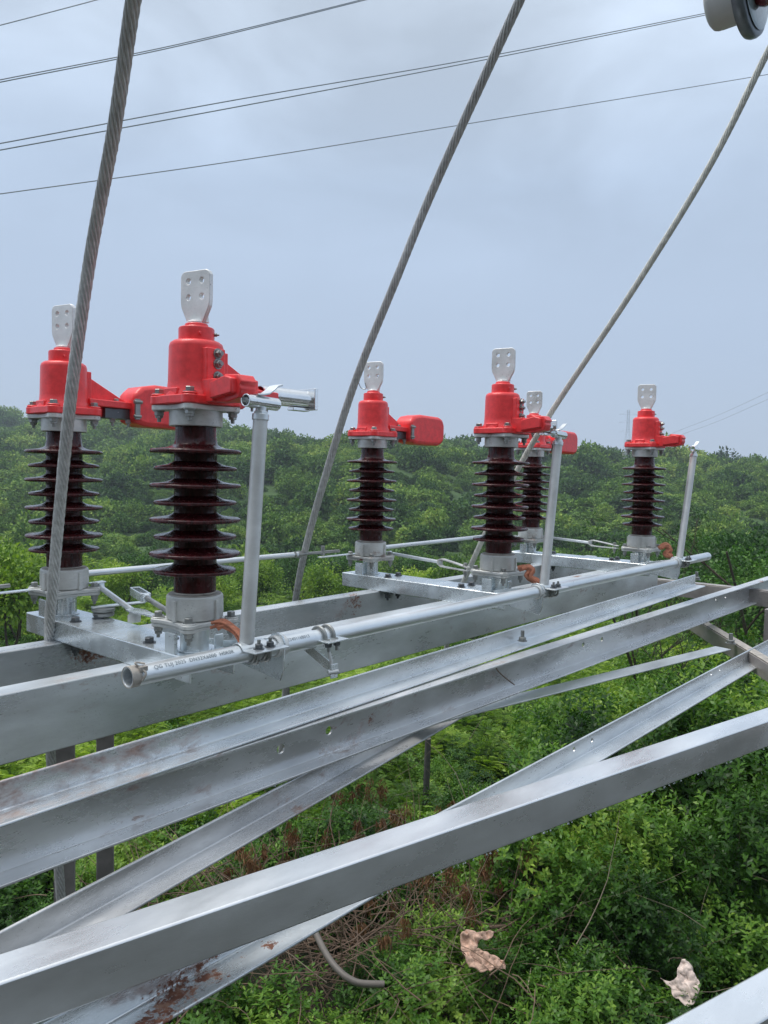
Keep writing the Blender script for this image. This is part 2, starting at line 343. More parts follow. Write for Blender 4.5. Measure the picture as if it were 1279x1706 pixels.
    # flag terminal with four holes; faces back along the beams
    ca, sa = math.cos(rad(12)), math.sin(rad(12)); ax = Vector((sa, -ca, 0)); an = Vector((-ca, -sa, 0))
    b = MB(); b.prism(pad_poly(), Vector((0, 0, .802))-an*.0065, ax, Z, an*.013)
    h = MB()
    for sx in (-.021, .021):
        for zz_ in (.062, .1): q = Vector((0, 0, .802+zz_))+ax*sx; h.cyl(q-an*.02, q+an*.02, .0072, 18)
    o = put('terminal_pad', b, M['pad'], t, bev=.0016, holes=h, sharp=14)
    b = MB(); b.cyl((0, 0, .795), (0, 0, .806), .0225, 28); b.prism([(-.024, .803), (.024, .803), (.020, .83), (-.020, .83)], an*-.0055, ax, Z, an*-.014)
    put('pad_stem', b, M['pad'], t, bev=.002)
    for q in range(4):
        a = math.pi/4+q*math.pi/2; p = (.0885*math.cos(a), .0885*math.sin(a))
        put('bolt', bolt((p[0], p[1], .628), Z, .0112, .010, nut_at=(p[0], p[1], .5885)), M['boltm'], t, bev=0)
    for x in (.165, .215):
        put('bolt', bolt((x, -.012, .654), Z, .008, .0065, nut_at=(x, -.012, .622)), M['boltm'], t, bev=0)
    if front:
        for z in (.722, .698, .668, .646):
            put('clamp_bolt', bolt((0.004, -.0785, z), (0, -1, 0), .0095, .009, .006), M['boltm'], t, bev=0)
        put('pivot_bolt', bolt((0.0, -.108, .632), (0, -1, 0), .0095, .008, washer=False), M['copperish'], t, bev=0)
        b = MB(); b.cyl((.20, 0, .648), (.372, 0, .648), .0245, 32, hollow=.003)
        ct = put('contact_tube', b, M['shiny'], t, bev=0)
        b = MB(); b.prism([(-.032, -.030), (.032, -.030), (.032, .030), (-.032, .030)], (.372, 0, .648), Y, Z, (.013, 0, 0)); b.box(.31, .372, -.012, .012, .614, .6235)
        put('end_flange', b, M['shiny'], ct, bev=.0015)
    else:
        b = MB(); b.box(.12, .235, -.022, .022, .600, .6325); b.box(.22, .262, -.03, .03, .603, .650)
        put('contact_block', b, M['boltd'], t, bev=.002)
        for x in (.150, .205): put('contact_bolt', bolt((x, -.014, .600), (0, 0, -1), .0085, .010, .010), M['boltm'], t, bev=0)
        b = MB()
        hp = [(.0, .592), (.045, .580), (.22, .578), (.250, .590), (.262, .615), (.262, .675), (.250, .703), (.22, .713), (.08, .716), (.03, .706), (.0, .68)]
        b.prism([(x+.205, z) for x, z in hp], (0, -.05, 0), X, Z, (0, .10, 0)); put('contact_hood', b, M['red'], t, bev=.014, sharp=50)
        b = MB(); b.box(.205, .222, -.057, -.050, .60, .665); b.cyl((.2, -.056, .655), (.228, -.056, .655), .006, 12); b.cyl((.2, -.056, .61), (.225, -.056, .61), .005, 12)
        put('hinge_clip', b, M['boltm'], t, bev=.0008)
    return t
M['copperish'] = simple('brass_bolt', (.42, .30, .16), .45, .7, .2, 90, .2)
S = 1.4
fr = make_post(True)
fl = ['front insulator post nearest the camera, with silver tube arm and tallest terminal pad',
      'middle insulator post of the front row, behind the second upright earthing blade',
      'farthest front row insulator post, at the right end beside the third upright blade']
bl = ['brown insulator post at far left behind the thick wire rope, red head and hood',
      'middle insulator post of the back row, red hood standing clear against the sky',
      'back row insulator post half hidden behind the middle front post and upright blade']
for i in range(3):
    o = fr if i == 0 else copy_tree(fr)
    o.location = W(S*i, 0, -.451); setp(o, fl[i], 'insulator', 'insulator posts with red heads')
bk = make_post(False)
for i in range(3):
    o = bk if i == 0 else copy_tree(bk)
    o.location = W(S*i, .658, -.451); setp(o, bl[i], 'insulator', 'insulator posts with red heads')
# bent wire hook through the middle back pad
b = MB(); c0 = Vector((S, .658, .0))
hk = [(.025, -.01, .41), (-.02, .05, .455), (-.03, .062, .44), (-.03, .065, .40), (-.02, .055, .365), (-.015, .03, .36), (-.022, .03, .385)]
b.tube(smooth_path([c0+Vector(p) for p in hk], 6), .0018, 8)
setp(put('wire_hook', b, M['boltm'], None, (S, .658, .35), 0), 'thin bent wire loop hooked through the terminal pad of the middle back post', 'wire')

# ------------------------------------------------------------------ base channels under each pair
def channel_poly(h, wf, t, back=True):
    s = 1 if back else -1
    P = [(0, 0), (s*wf, 0), (s*wf, t), (s*t, t), (s*t, h-t), (s*wf, h-t), (s*wf, h), (0, h)]
    return P if s > 0 else P[::-1]
def make_base():
    t = empty('base_channel', (0, .3, -.451), '', 'base channel')
    b = MB(); b.prism([(-.068, -.060), (-.068, 0), (.068, 0), (.068, -.060), (.061, -.060), (.061, -.007), (-.061, -.007), (-.061, -.060)], (0, -.375, 0), (1, 0, 0), (0, 0, 1), (0, .84, 0))
    put('channel', b, M['galv_lt'], t, bev=.003)
    for x, y in ((-.035, .225), (.035, .225), (-.035, -.155), (.035, -.155)):
        put('bolt', bolt((x, y, 0), (0, 0, 1), .0125, .012, nut_at=(x, y, -.069)), M['boltd'], t, bev=0)
    return t
bs0 = make_base()
bsl = ['nearest galvanised base channel crossing the two big beams under the front left pair',
       'middle galvanised base channel crossing the beams under the middle pair of posts',
       'farthest galvanised base channel crossing the beams under the right hand pair of posts']
for i in range(3):
    o = bs0 if i == 0 else copy_tree(bs0)
    o.location = W(S*i, .3, -.451); setp(o, bsl[i], 'base channel', 'base channels across the beams')
# short slide plates beside the bases, lying on the two beams
for i, lab in ((1, 'flat bar lying across the two beams just behind the middle base channel'), (2, 'flat bar lying across the two beams just behind the farthest base channel')):
    b = MB(); u0 = S*i; b.prism([(0, 0), (.05, 0), (.05, .006), (0, .006)], (u0+.13, .14, -.5105), (1, 0, 0), (0, 0, 1), (0.03, .42, 0))
    setp(put('flat_bar', b, M['galv_lt'], None, (u0+.13, .14, -.511)), lab, 'steel bar')

# ------------------------------------------------------------------ two big channel beams
b = MB(); b.member((-1.6, .152, -.671), (3.45, .152, -.671), channel_poly(.16, .066, .0075))
setp(put('channel_beam', b, steel('beam_steel_front', (.66, .70, .72), .55, .36, rust=.25, dark=.22, mott=.45), None, (-1.6, .152, -.671), .003), 'nearer big galvanised channel beam, passing just behind the round pipe', 'steel beam', 'big channel beams')
bspots = [(.02, .545, -.54, .09, 1.1), (.15, .545, -.55, .10, 1.15), (1.18, .545, -.53, .07, 1.1), (1.10, .545, -.57, .05, .7)]
b = MB(); b.member((-1.6, .545, -.671), (3.45, .545, -.671), channel_poly(.16, .068, .0075))
setp(put('channel_beam', b, steel('beam_steel_back', (.62, .65, .67), .50, .36, mott=.7, spots=bspots, dark=.35), None, (-1.6, .545, -.671), .003), 'farther big galvanised channel beam under the back row, rusty below the base', 'steel beam', 'big channel beams')

# ------------------------------------------------------------------ earthing shaft, sleeves, brackets, blades
PV, PZ0, PZ1 = -.2, -.424, -.433
def pz_(u): return PZ0+(PZ1-PZ0)*(u/3.2)
def lettering(txt, size, u0, ang, R, mat_, parent, gap=.0004):
    cu = bpy.data.curves.new('t', 'FONT'); cu.body = txt; cu.size = size; cu.space_character = 1.1
    to = bpy.data.objects.new('t', cu); sc.collection.objects.link(to); dg = bpy.context.evaluated_depsgraph_get()
    me = bpy.data.meshes.new_from_object(to.evaluated_get(dg)); bpy.data.objects.remove(to, do_unlink=True)
    bm = bmesh.new(); bm.from_mesh(me); bmesh.ops.subdivide_edges(bm, edges=[e_ for e_ in bm.edges if e_.calc_length() > .006], cuts=3); 
    for v in bm.verts:
        a = ang+v.co.y/R; u = u0+v.co.x
        v.co = (u, -(R+gap)*math.cos(a), (R+gap)*math.sin(a)+pz_(u)-PZ0)
    bm.to_mesh(me); bm.free(); me.name = 'lettering'; me.materials.clear(); me.materials.append(mat_)
    o = bpy.data.objects.new('lettering', me); sc.collection.objects.link(o); o.parent = parent; return o
sh = empty('operating_pipe', (0, PV, PZ0), 'long round galvanised pipe with stencilled lettering running in front of the posts', 'pipe')
b = MB(); b.cyl((-.305, 0, 0), (3.235, 0, PZ1-PZ0), .0212, 48, hollow=.0032); put('pipe', b, M['galv_smooth'], sh, bev=.0006)
b = MB(); b.cyl((-.3058, 0, 0), (-.286, 0, 0), .0222, 40, hollow=.0016); b.box(-.290, -.272, -.021, -.012, .012, .021)
b.tube(smooth_path([(-.286, -.012, .020), (-.292, -.006, .028), (-.280, .0, .026), (-.272, -.01, .024)]), .002, 8); b.tube(smooth_path([(-.284, -.018, .016), (-.280, -.026, .008), (-.286, -.022, -.006)]), .0025, 8)
put('end_ring', b, M['dirty'], sh, bev=.0005)
b = MB(); b.cyl((.098, 0, -.0003), (.205, 0, -.0004), .0236, 44, hollow=.0022); put('sleeve', b, M['galv_smooth'], sh, bev=.0008)
lettering('QG TUJ 2025  DN32X6000  H0R0R', .0125, -.255, rad(28), .0213, M['ink'], sh)
lettering('2240116B013', .0120, .110, rad(28), .0237, M['ink'], sh)
def clamp_mb(u0, zc, side):
    """saddle plate with two U-bolts round the pipe"""
    b = MB()
    for du in (-.014, .016):
        path = [(u0+du, .0, zc-.026), (u0+du, .018, zc-.019), (u0+du, .0262, zc), (u0+du, .018, zc+.018), (u0+du, 0, zc+.026)]
        P = [(u0+du, -.03, zc-.012)]+[(u0+du, -.0255*math.cos(a), .0255*math.sin(a)+zc) for a in np.linspace(-.35, 2*math.pi*.62, 18)]
        b.tube([(u0+du, .0255*math.cos(a), .0255*math.sin(a)+zc) for a in np.linspace(-2.6, 2.2, 22)], .0042, 10)
    return b
def blade(i):
    u0 = S*i; ang = [0, .02, .055][i]
    labs = ['upright pale tube with a T shaped head beside the nearest front post', 'leaning upright tube with forked head beside the middle front post', 'thin leaning upright tube at the right, farthest of the three']
    t = empty('earthing_blade', (u0, PV, pz_(u0)), labs[i], 'earthing blade', 'upright earthing blade tubes')
    hx = [.035, .075, .15][i]; top = Vector((hx, 0, .553)); bot = Vector((0, 0, .022))
    d = (top-bot).normalized()
    b = MB(); b.cyl(bot, top-d*.012, .0170, 32); put('tube', b, M['matte'], t, bev=.0012)
    b = MB(); b.cyl(top-d*.016, top-d*.002, .0195, 28); b.cyl(top-d*.004, top+d*.014, .0125, 20); b.hexa(top-d*.002, d, .017, .007)
    put('collar', b, M['galv_smooth'], t, bev=.001)
    hc = top+d*.026; b = MB(); b.cyl(hc+Vector((-.052, -.006, 0)), hc+Vector((.052, .006, -.002)), .0148, 28, hollow=.003)
    put('cross_tube', b, M['shiny'], t, bev=.0006)
    b = MB()
    pl = [(-.022, 0), (-.006, .001), (.012, .005), (.026, .014), (.038, .024), (.052, .028)]
    if i: pl = [(-.012, 0), (.0, .002), (.012, .006), (.026, .014), (.038, .022), (.046, .026)]
    poly = [(x, z) for x, z in pl]+[(x, z+.0045) for x, z in pl[::-1]]
    b.prism(poly, hc+Vector((0, -.016 if i == 0 else -.009, .0125)), (1, 0, 0), (0, 0, 1), (0, .034 if i == 0 else .018, 0)); put('contact_finger', b, M['galv_smooth'], t, bev=.001)
    # saddle clamp on the pipe
    b = MB(); uo = .018
    arc = [(.0225*math.cos(a), .0225*math.sin(a)) for a in np.linspace(rad(25), rad(150), 12)]
    arc2 = [(.0262*math.cos(a), .0262*math.sin(a)) for a in np.linspace(rad(150), rad(25), 12)]
    b.prism([(-p[0], p[1]) for p in arc]+[(-p[0], p[1]) for p in arc2], (-.028, 0, 0), (0, 1, 0), (0, 0, 1), (.075, 0, 0))
    b.box(-.028, .047+.03, -.062, -.020, .0085, .0125)
    put('saddle_plate', b, M['galv_smooth'], t, bev=.001)
    for du in (.006, .040):
        b = MB(); b.tube([(du, .0262*math.cos(a), .0262*math.sin(a)) for a in np.linspace(rad(-200), rad(-5), 18)]+[(du, .026, .01)], .0042, 10)
        b.cyl((du, -.036, -.012), (du, -.036, .034), .0042, 12); b.tube([(du, -.036, -.012), (du, -.030, -.02), (du, -.018, -.024)], .0042, 10)
        ub = put('u_bolt', b, M['boltm'], t, bev=0)
        put('nut', bolt((du, -.036, .0125), (0, 0, 1), .0095, .010), M['boltd'], ub, bev=0)
    return t
for i in range(3): blade(i)
# bracket plates that carry the pipe, one by each pair
for i, (u0, lab) in enumerate(((.092, 'bearing plate hung on the pipe between the stencilled sleeve and the nearest blade clamp'), (1.345, 'bearing plate with white ring on the pipe just before the second upright blade'), (2.74, 'bearing plate with white ring on the pipe just before the farthest upright blade'))):
    t = empty('pipe_bracket', (u0, PV, pz_(u0)), lab, 'bracket', 'bearing plates carrying the pipe')
    b = MB(); b.prism([(-.027, .010), (-.018, .0285), (0, .033), (.018, .0285), (.027, .015), (.21, -.02), (.345, -.025), (.345, -.050), (.20, -.058), (.03, -.078), (-.012, -.083), (-.024, -.055)], (0, 0, 0), (0, 1, 0), (0, 0, 1), (.005, 0, 0))
    h = MB(); h.cyl((-.02, 0, 0), (.03, 0, 0), .0216 if i else .0216, 40); put('plate', b, M['galv_lt'], t, bev=.0008, holes=h)
    b = MB(); b.cyl((-.012, 0, 0), (.0185, 0, 0), .0262, 40, hollow=.0045); put('bearing_ring', b, M['matte'], t, bev=.001)
# lever clamp with U-bolts beside the sleeve
t = empty('lever_clamp', (.25, PV, pz_(.25)), 'pair of U-bolts and a flat lever gripping the pipe right of the stencilled sleeve', 'clamp')
for du in (-.016, .014):
    b = MB(); b.tube([(du, .0258*math.cos(a), .0258*math.sin(a)) for a in np.linspace(rad(-70), rad(190), 26)]+[(du, -.034, -.018)], .0046, 10)
    b.cyl((du, -.034, .0), (du, -.036, -.032), .0044, 12)
    ub = put('u_bolt', b, M['boltm'], t, bev=0); put('nut', bolt((du, -.0345, -.008), (0, -.1, -1), .0095, .010), M['boltd'], ub, bev=0)
b = MB(); b.prism([(-.036, -.054), (.038, -.054), (.038, -.020), (-.036, -.020)], (0, 0, -.0065), (1, 0, 0), (0, 1, 0), (0, 0, .004)); put('clamp_plate', b, M['galv_lt'], t, bev=.0008)
b = MB(); b.prism([(-.03, 0), (.085, 0), (.085, .022), (-.03, .022)], (-.050, .012, -.034), (.42, -.66, -.62), (.25, -.2, 1), (.005, .003, 0))
b.prism([(0, 0), (.022, 0), (.022, .036), (0, .036)], (-.018, -.048, -.098), (1, -.1, 0), (0, 0, 1), (0, .004, 0)); put('lever_bar', b, M['galv_lt'], t, bev=.0008)
b = MB(); b.tube(smooth_path([(-.016, -.036, -.030), (-.012, -.042, -.058), (-.014, -.046, -.086)]), .0042, 10); b.cyl((-.024, -.042, -.082), (.004, -.050, -.082), .006, 12); put('link_pin', b, M['matte'], t, bev=0)
# copper braids
for i, lab in enumerate(('orange copper braid strap curling from the base by the nearest upright blade', 'orange copper braid strap bunched beside the middle upright blade', 'orange copper braid strap folded beside the farthest upright blade')):
    u0 = S*i; b = MB(); rnd = random.Random(5+i)
    c = [[(-.02, -.105, -.372), (-.005, -.12, -.368), (.008, -.15, -.383), (.012, -.175, -.402), (.010, -.188, -.425)],
         [(-.01, -.105, -.358), (-.002, -.125, -.350), (.006, -.142, -.362), (.002, -.135, -.385), (.012, -.155, -.400), (.014, -.168, -.410)],
         [(-.01, -.105, -.362), (.004, -.125, -.352), (.012, -.145, -.368), (.006, -.130, -.390), (.006, -.145, -.405), (.012, -.155, -.400)]][i]
    for k in range(9):
        off = Vector((rnd.uniform(-.009, .009), rnd.uniform(-.009, .009), rnd.uniform(-.007, .007)))
        b.tube(smooth_path([Vector(p)+off*(1+.3*math.sin(j*2+k))+Vector((u0, 0, 0)) for j, p in enumerate(c)], 6), .0038 if i == 0 else .0078, 8)
    setp(put('copper_braid', b, M['copper'], None, (u0, -.15, -.45), 0), lab, 'copper strap', 'copper braid straps')

# ------------------------------------------------------------------ link rods
def rod_thing(name, lab, cat, group, pts, r, mat_, extra=()):
    org = Vector(pts[0]); t = empty(name, tuple(org), lab, cat, group)
    b = MB(); b.tube([Vector(p)-org for p in pts], r, 18); put('rod', b, mat_, t, bev=0)
    for nm, mb, mt in extra: put(nm, rel(mb, org), mt, t, bev=.001)
    return t
def fork(pc, d, Lf=.075):
    """flat clevis: two plates that grip a lug"""
    d = Vector(d).normalized(); s = Vector((0, 0, 1)).cross(d).normalized(); up = d.cross(s); b = MB(); pc = Vector(pc)
    b.prism([(-.012, -.010), (.0, -.010), (.0, .010), (-.012, .010)], pc-s*.011, d, up, s*.022)
    for k in (-1, 1):
        b.prism([(-.004, .008*k), (.018, .013*k), (Lf*.55, .009*k), (Lf, .0045*k), (Lf, .0085*k), (Lf*.5, .0145*k), (.014, .018*k), (-.004, .013*k)], pc-s*.010, d, up, s*.020)
    return b
xl = ['cross link from the far left post, ending in a paddle on the nearest base', 'cross link with forked end between the middle pair of posts', 'cross link with forked end between the farthest pair of posts']
for i in range(3):
    u0 = S*i; a = Vector((u0+.085, .60, -.372)); m_ = Vector((u0+.045, .36, -.405)); e_ = Vector((u0-.02, .115, -.388))
    if i == 0:
        bb = MB(); bb.prism([(0, -.010), (.02, -.022), (.07, -.024), (.15, -.013), (.245, -.010), (.255, 0), (.245, .010), (.15, .012), (.07, .022), (.02, .020), (0, .010)], m_-Vector((0, 0, .0)), (e_-m_).normalized(), (Vector((0, 0, 1)).cross((e_-m_))).normalized(), (0, 0, .005))
        b2_ = bolt(e_+Vector((0, .015, .005)), (0, 0, 1), .009, .008, nut_at=e_+Vector((0, .015, -.012))); b3_ = MB(); b3_.hexa(a+Vector((.01, .02, -.008)), (0, .2, 1), .016, .02); b3_.prism([(0, 0), (.055, .02), (.055, .045), (0, .03)], a+Vector((-.03, -.01, .012)), (1, 0, 0), (0, 1, 0), (0, 0, .004))
        b4_ = MB(); b4_.lathe([(.018, -.022), (.018, -.004), (.012, .004)], 20, m_+Vector((-.004, -.02, -.008)))
        rod_thing('cross_link', xl[i], 'link rod', 'cross link rods between post pairs', [a, m_], .0085, M['galv_smooth'], (('paddle', bb, M['galv_lt']), ('bolt', b2_, M['boltm']), ('end_joint', b3_, M['galv_lt']), ('ball_joint', b4_, M['cast'])))
    else:
        a = Vector((u0+.085, .60, -.365)); m_ = Vector((u0+.035, .30, -.372)); e_ = Vector((u0-.03, .115, -.378))
        jb = MB(); jb.hexa(a+Vector((.0, .02, -.008)), (0, .2, 1), .014, .018); bb = bolt(e_+(m_-e_)*.12+Vector((0, 0, .012)), (0, 0, 1), .008, .008, nut_at=e_+(m_-e_)*.12+Vector((0, 0, -.012)))
        rod_thing('cross_link', xl[i], 'link rod', 'cross link rods between post pairs', [a, m_], .0072, M['galv_smooth'], (('fork', fork(m_, e_-m_, (e_-m_).length), M['cast']), ('bolt', bb, M['boltm']), ('end_joint', jb, M['galv_lt'])))
# turnbuckle behind the nearest post
p = Vector((.125, .475, -.372)); q = Vector((.085, .33, -.378)); d = (q-p).normalized(); s_ = Vector((0, 0, 1)).cross(d); up = d.cross(s_)
t = empty('turnbuckle', tuple(p), 'open box turnbuckle on a rod, behind the nearest front post', 'turnbuckle')
b = MB()
for k in (-1, 1): b.prism([(0, -.012), (.105, -.012), (.105, .012), (0, .012)], s_*(.013*k)-s_*.002, d, up, s_*.004)
b.prism([(.100, -.012), (.112, -.012), (.112, .012), (.100, .012)], s_*-.015, d, up, s_*.030); b.prism([(0, -.012), (.008, -.012), (.008, .012), (0, .012)], s_*-.015, d, up, s_*.030)
b.hexa(d*.112, d, .013, .014); put('frame', b, M['galv_lt'], t); b = MB(); b.cyl(d*.06, d*.36, .0075, 16); put('threaded_rod', b, M['boltm'], t, bev=0)
# turning disc on the nearest base
t = empty('bearing_disc', (.055, .53, -.451), 'stacked round bearing plates with a flat strip on the nearest base channel', 'bearing')
b = MB(); b.lathe([(.025, .003), (.030, .006), (.031, .014), (.026, .018)], 32); b.lathe([(.02, .018), (.033, .020), (.034, .028), (.022, .030)], 32); put('disc', b, M['boltm'], t, bev=0)
b = MB(); b.prism([(-.035, -.012), (.13, -.012), (.13, .012), (-.035, .012)], (0, 0, .0305), (.93, -.2, .02), (.2, .97, 0), (0, 0, .005)); put('strip', b, M['galv_lt'], t)
# long rods along the back row
def back_rod(uA, uB, lab, zA=-.342, zB=-.350, r=.0105):
    org = Vector((uA, .735, zA)); t = empty('phase_rod', tuple(org), lab, 'link rod', 'long rods along the back row')
    L_ = uB-uA; dz = zB-zA; b = MB(); b.cyl((0.0, -.02, 0), (L_-.33, 0, dz*.75), r, 22); put('rod', b, M['galv_smooth'], t, bev=.0008)
    b = MB(); b.cyl((L_-.36, 0, dz*.75), (L_-.10, 0, dz), r*.62, 16); b.hexa((L_-.345, 0, dz*.75), (1, 0, 0), .016, .016); b.hexa((L_-.37, 0, dz*.75), (1, 0, 0), .0135, .012); b.cyl((L_-.20, 0, dz-.012), (L_-.20, 0, dz+.028), .0085, 14)
    put('threaded_end', b, M['boltm'], t, bev=0)
    b = MB(); b.prism([(L_-.24, -.012), (L_-.02, -.016), (L_, 0), (L_-.02, .016), (L_-.24, .012)], (0, -.02, dz-.018), (1, 0, 0), (0, 1, 0), (0, 0, .004)); put('strap', b, M['galv_lt'], t)
back_rod(.06, S-.02, 'long round rod joining the far left post to the middle back post')
back_rod(S+.06, 2*S-.02, 'long round rod running from the middle back post towards the farthest back post', -.352, -.345)
back_rod(-1.2, -.03, 'rod with threaded end coming in from the left edge to the far left post', -.36, -.36)

# ------------------------------------------------------------------ lower steel frame
def angle_poly(hv, hh, t=.006, fillet=True):      # vertical leg at side 0..t (back), horizontal leg towards the viewer
    return [(0, hv), (-t*.7, hv), (-t, hv-t*.3), (-t, t*1.9), (-t*1.25, t*1.3), (-t*1.9, t), (-hh+t*.3, t), (-hh, t*.7), (-hh, 0), (0, 0)]
# angle P: its upright leg stands up behind
p0 = pv(0, 1300, -.1); p1 = pv(1157, 957, -.1); dn = Vector((0, 0, -.064))
P_spots = [(p0.x+.02, -.1, -.615, .16, .78), (p0.x+.16, -.1, -.615, .14, .79), (p0.x+.28, -.1, -.615, .13, .78), (p0.x+.42, -.1, -.615, .10, .6)]
b = MB(); b.member(p0+dn, p1+dn, angle_poly(.064, .062), ext0=.8)
setp(put('angle_beam', b, steel('angle_steel_upper', (.72, .755, .775), .68, .33, spots=P_spots, dark=.18, mott=.6), None, tuple(p0+dn), .0012), 'long angle steel with its upright leg at the back, rusty at the left end', 'steel angle')
# channel Q opening towards the viewer
q0 = pz(0, 1372, -.6655); q1 = pz(1279, 966, -.622)
qd = (q1-q0).normalized()
Qp = [(0, 0), (0, -.007), (.045, -.009), (.046, -.113), (.044, -.117), (.0, -.119), (0, -.125), (.053, -.125), (.053, 0)]
qs = Vector((0, 0, 1)).cross(qd).normalized()
def on_q(x, y, s_off=.048): # sight line meets the web
    dd = ray(x, y); o_ = eq(np.zeros(3)); tgt = eq(dd); dv = tgt-o_; nrm = qs; base = q0+qs*s_off; t_ = (base-o_).dot(nrm)/dv.dot(nrm); return o_+dv*t_
h = MB()
for (x, y, rr) in ((467, 1247, .0125), (547, 1217, .0120), (971, 1074, .0100), (1002, 1065, .0100), (1192, 998, .009), (1208, 994, .009)):
    c = on_q(x, y); h.cyl(c-qs*.03, c+qs*.03, rr, 20)
Q_spots = []
for (x, y, rr, amt) in ((620, 1192, .030, 1.0), (650, 1178, .06, .6), (700, 1150, .05, .5), (820, 1115, .09, .45), (950, 1075, .05, .62), (730, 1232, .16, .42), (840, 1120, .03, .7), (330, 1315, .05, .5), (600, 1270, .08, .3)):
    c = on_q(x, y); Q_spots.append((c.x, c.y, c.z, rr, amt))
b = MB(); b.member(q0, q1, Qp[::-1], ext0=.7, ext1=3.5)
qt = setp(put('channel_beam', b, steel('channel_steel_main', (.70, .715, .725), .58, .35, mott=.45, rust=.3, spots=Q_spots, dark=.2), None, tuple(q0), .0014, holes=h), 'long channel beam with punched holes, nearest below the rusty angle steel', 'steel beam')
# bolt joining them, bent wire in the channel
bp = pz(870, 1068, -.622); b = bolt(bp, (0, 0, 1), .0135, .013, .024); setp(put('bolt', b, M['boltm'], None, tuple(bp), 0), 'single upright bolt standing on the top face of the angle steel', 'bolt')
bp = pz(1160, 966, -.612); b = bolt(bp, (0, 0, 1), .018, .016, .03); setp(put('bolt', b, M['boltm'], None, tuple(bp), 0), 'upright bolt at the far right end of the angle steel', 'bolt')
b = MB(); b.tube(smooth_path([on_q(824, 1105, .043), on_q(828, 1116, .036), on_q(840, 1128, .03), on_q(857, 1141, .02)]), .0022, 8)
setp(put('wire_clip', b, M['twig'], None, tuple(on_q(857, 1141, .02)), 0), 'short bent wire stuck in the web of the punched channel', 'wire')
# angle R, crossing below towards lower left
r0 = pz(90, 1557, -.85); r1 = pz(550, 1300, -.85)
b = MB(); b.member(r0, r1, angle_poly(.060, .060), ext0=.6, ext1=.85)
r_m = steel('angle_steel_lower', (.64, .65, .66), .56, .36, mott=.8, rust=.2, dark=.35); Rp = b
setp(put('angle_brace', b, r_m, None, tuple(r0), .0012), 'dull angle steel crossing diagonally beneath the punched channel at lower left', 'steel angle')
# flat strip S
s0 = pz(825, 1178, -.80); s1 = pz(1215, 1081, -.80); sd_ = (s1-s0).normalized(); ss = Vector((0, 0, 1)).cross(sd_)
b = MB(); b.member(s0, s1, [(-.008, -.005), (.068, -.005), (.068, 0), (-.008, 0)], ext0=.35, ext1=.0)
setp(put('flat_brace', b, M['galv_smooth'], None, tuple(s0), .0008), 'flat pale strip running out from under the punched channel to the brown brace', 'steel bar')
# angle T (seen again at lower left under the big tube)
t0 = pz(400, 1582, -.85); t1 = pz(1279, 1085, -.85); ts = Vector((0, 0, 1)).cross((t1-t0).normalized())
def on_t(x, y, off=0):
    dd = ray(x, y); o_ = eq(np.zeros(3)); dv = eq(dd)-o_; tt = (t0+ts*off-o_).dot(ts)/dv.dot(ts); return o_+dv*tt
T_spots = []
for (x, y, rr, amt) in ((250, 1700, .05, 1.05), (300, 1655, .05, 1.05), (345, 1625, .04, 1.0), (405, 1595, .026, .95), (445, 1575, .028, .9), (270, 1680, .05, 1.1)):
    c = pz(x, y, -.844); T_spots.append((c.x, c.y, c.z, rr, amt))
h = MB()
for (x, y) in ((955, 1248), (985, 1233), (1184, 1122), (1198, 1115)):
    c = on_t(x, y, -.003); h.cyl(c-ts*.03, c+ts*.03, .0075, 18)
b = MB(); b.member(t0, t1, angle_poly(.060, .063), ext0=.7, ext1=3.5)
setp(put('angle_beam', b, steel('angle_steel_far', (.72, .755, .775), .68, .33, spots=T_spots, dark=.18, mott=.6), None, tuple(t0), .0012, holes=h), 'angle steel with paired holes passing under the big square tube, rust flakes at lower left', 'steel angle')
# big square tube U
u0_ = pz(0, 1588, -.70); u1_ = pz(1279, 1178, -.70)
b = MB(); b.member(u0_, u1_, [(-.070, -.078), (0, -.078), (0, 0), (-.070, 0)], ext0=.8, ext1=4)
um = steel('square_tube_steel', (.74, .765, .785), .72, .33, dark=.08, wet=.3, mott=.12)
setp(put('square_tube', b, um, None, tuple(u0_), .0035), 'big bright square steel tube crossing the whole foreground, dripping along its lower edge', 'steel tube')
# second tube at the lower right corner
w0 = pz(1105, 1705, -.80); w1 = pz(1279, 1610, -.80)
b = MB(); b.member(w0, w1, [(-.070, -.06), (0, -.06), (0, 0), (-.070, 0)], ext0=.5, ext1=3)
setp(put('square_tube', b, um, None, tuple(w0), .0035), 'bright square steel tube cutting the bottom right corner', 'steel tube')
# cross members at the right end
y0 = pz(1163, 970, -.665); b = MB(); b.member((y0.x, 1.0, -.665), (y0.x, -2.4, -.665), [(0, 0), (.10, 0), (.10, .007), (.007, .007), (.007, .0), (0, .0)] if 0 else [(-.06, -.006), (0, -.006), (0, 0), (-.06, 0)])
b.member((y0.x-.06, 1.0, -.6713), (y0.x-.06, -2.4, -.6713), [(-.006, -.09), (0, -.09), (0, 0), (-.006, 0)])
setp(put('cross_member', b, M['brown'], None, (y0.x, 1.0, -.76), .001), 'brown cross member under the far ends of the beams', 'steel beam')
x0 = pz(1166, 1037, -.80); x1 = pz(1240, 1082, -.80); dx = (x1-x0)
b = MB(); b.member(x0, x1, [(0, 0), (.045, 0), (.045, .005), (0, .005)][::1], ext0=.3, ext1=1.6)
t = empty('diagonal_brace', tuple(x0), 'brown diagonal brace at right with a bolt, met by the flat pale strip', 'steel brace')
put('top_leg', rel(b, x0), M['dirty'], t); b = MB(); b.member(x0+Vector((0, 0, -.0005)), x1+Vector((0, 0, -.0005)), [(.045, -.075), (.051, -.075), (.051, 0), (.045, 0)], ext0=.3, ext1=1.6)
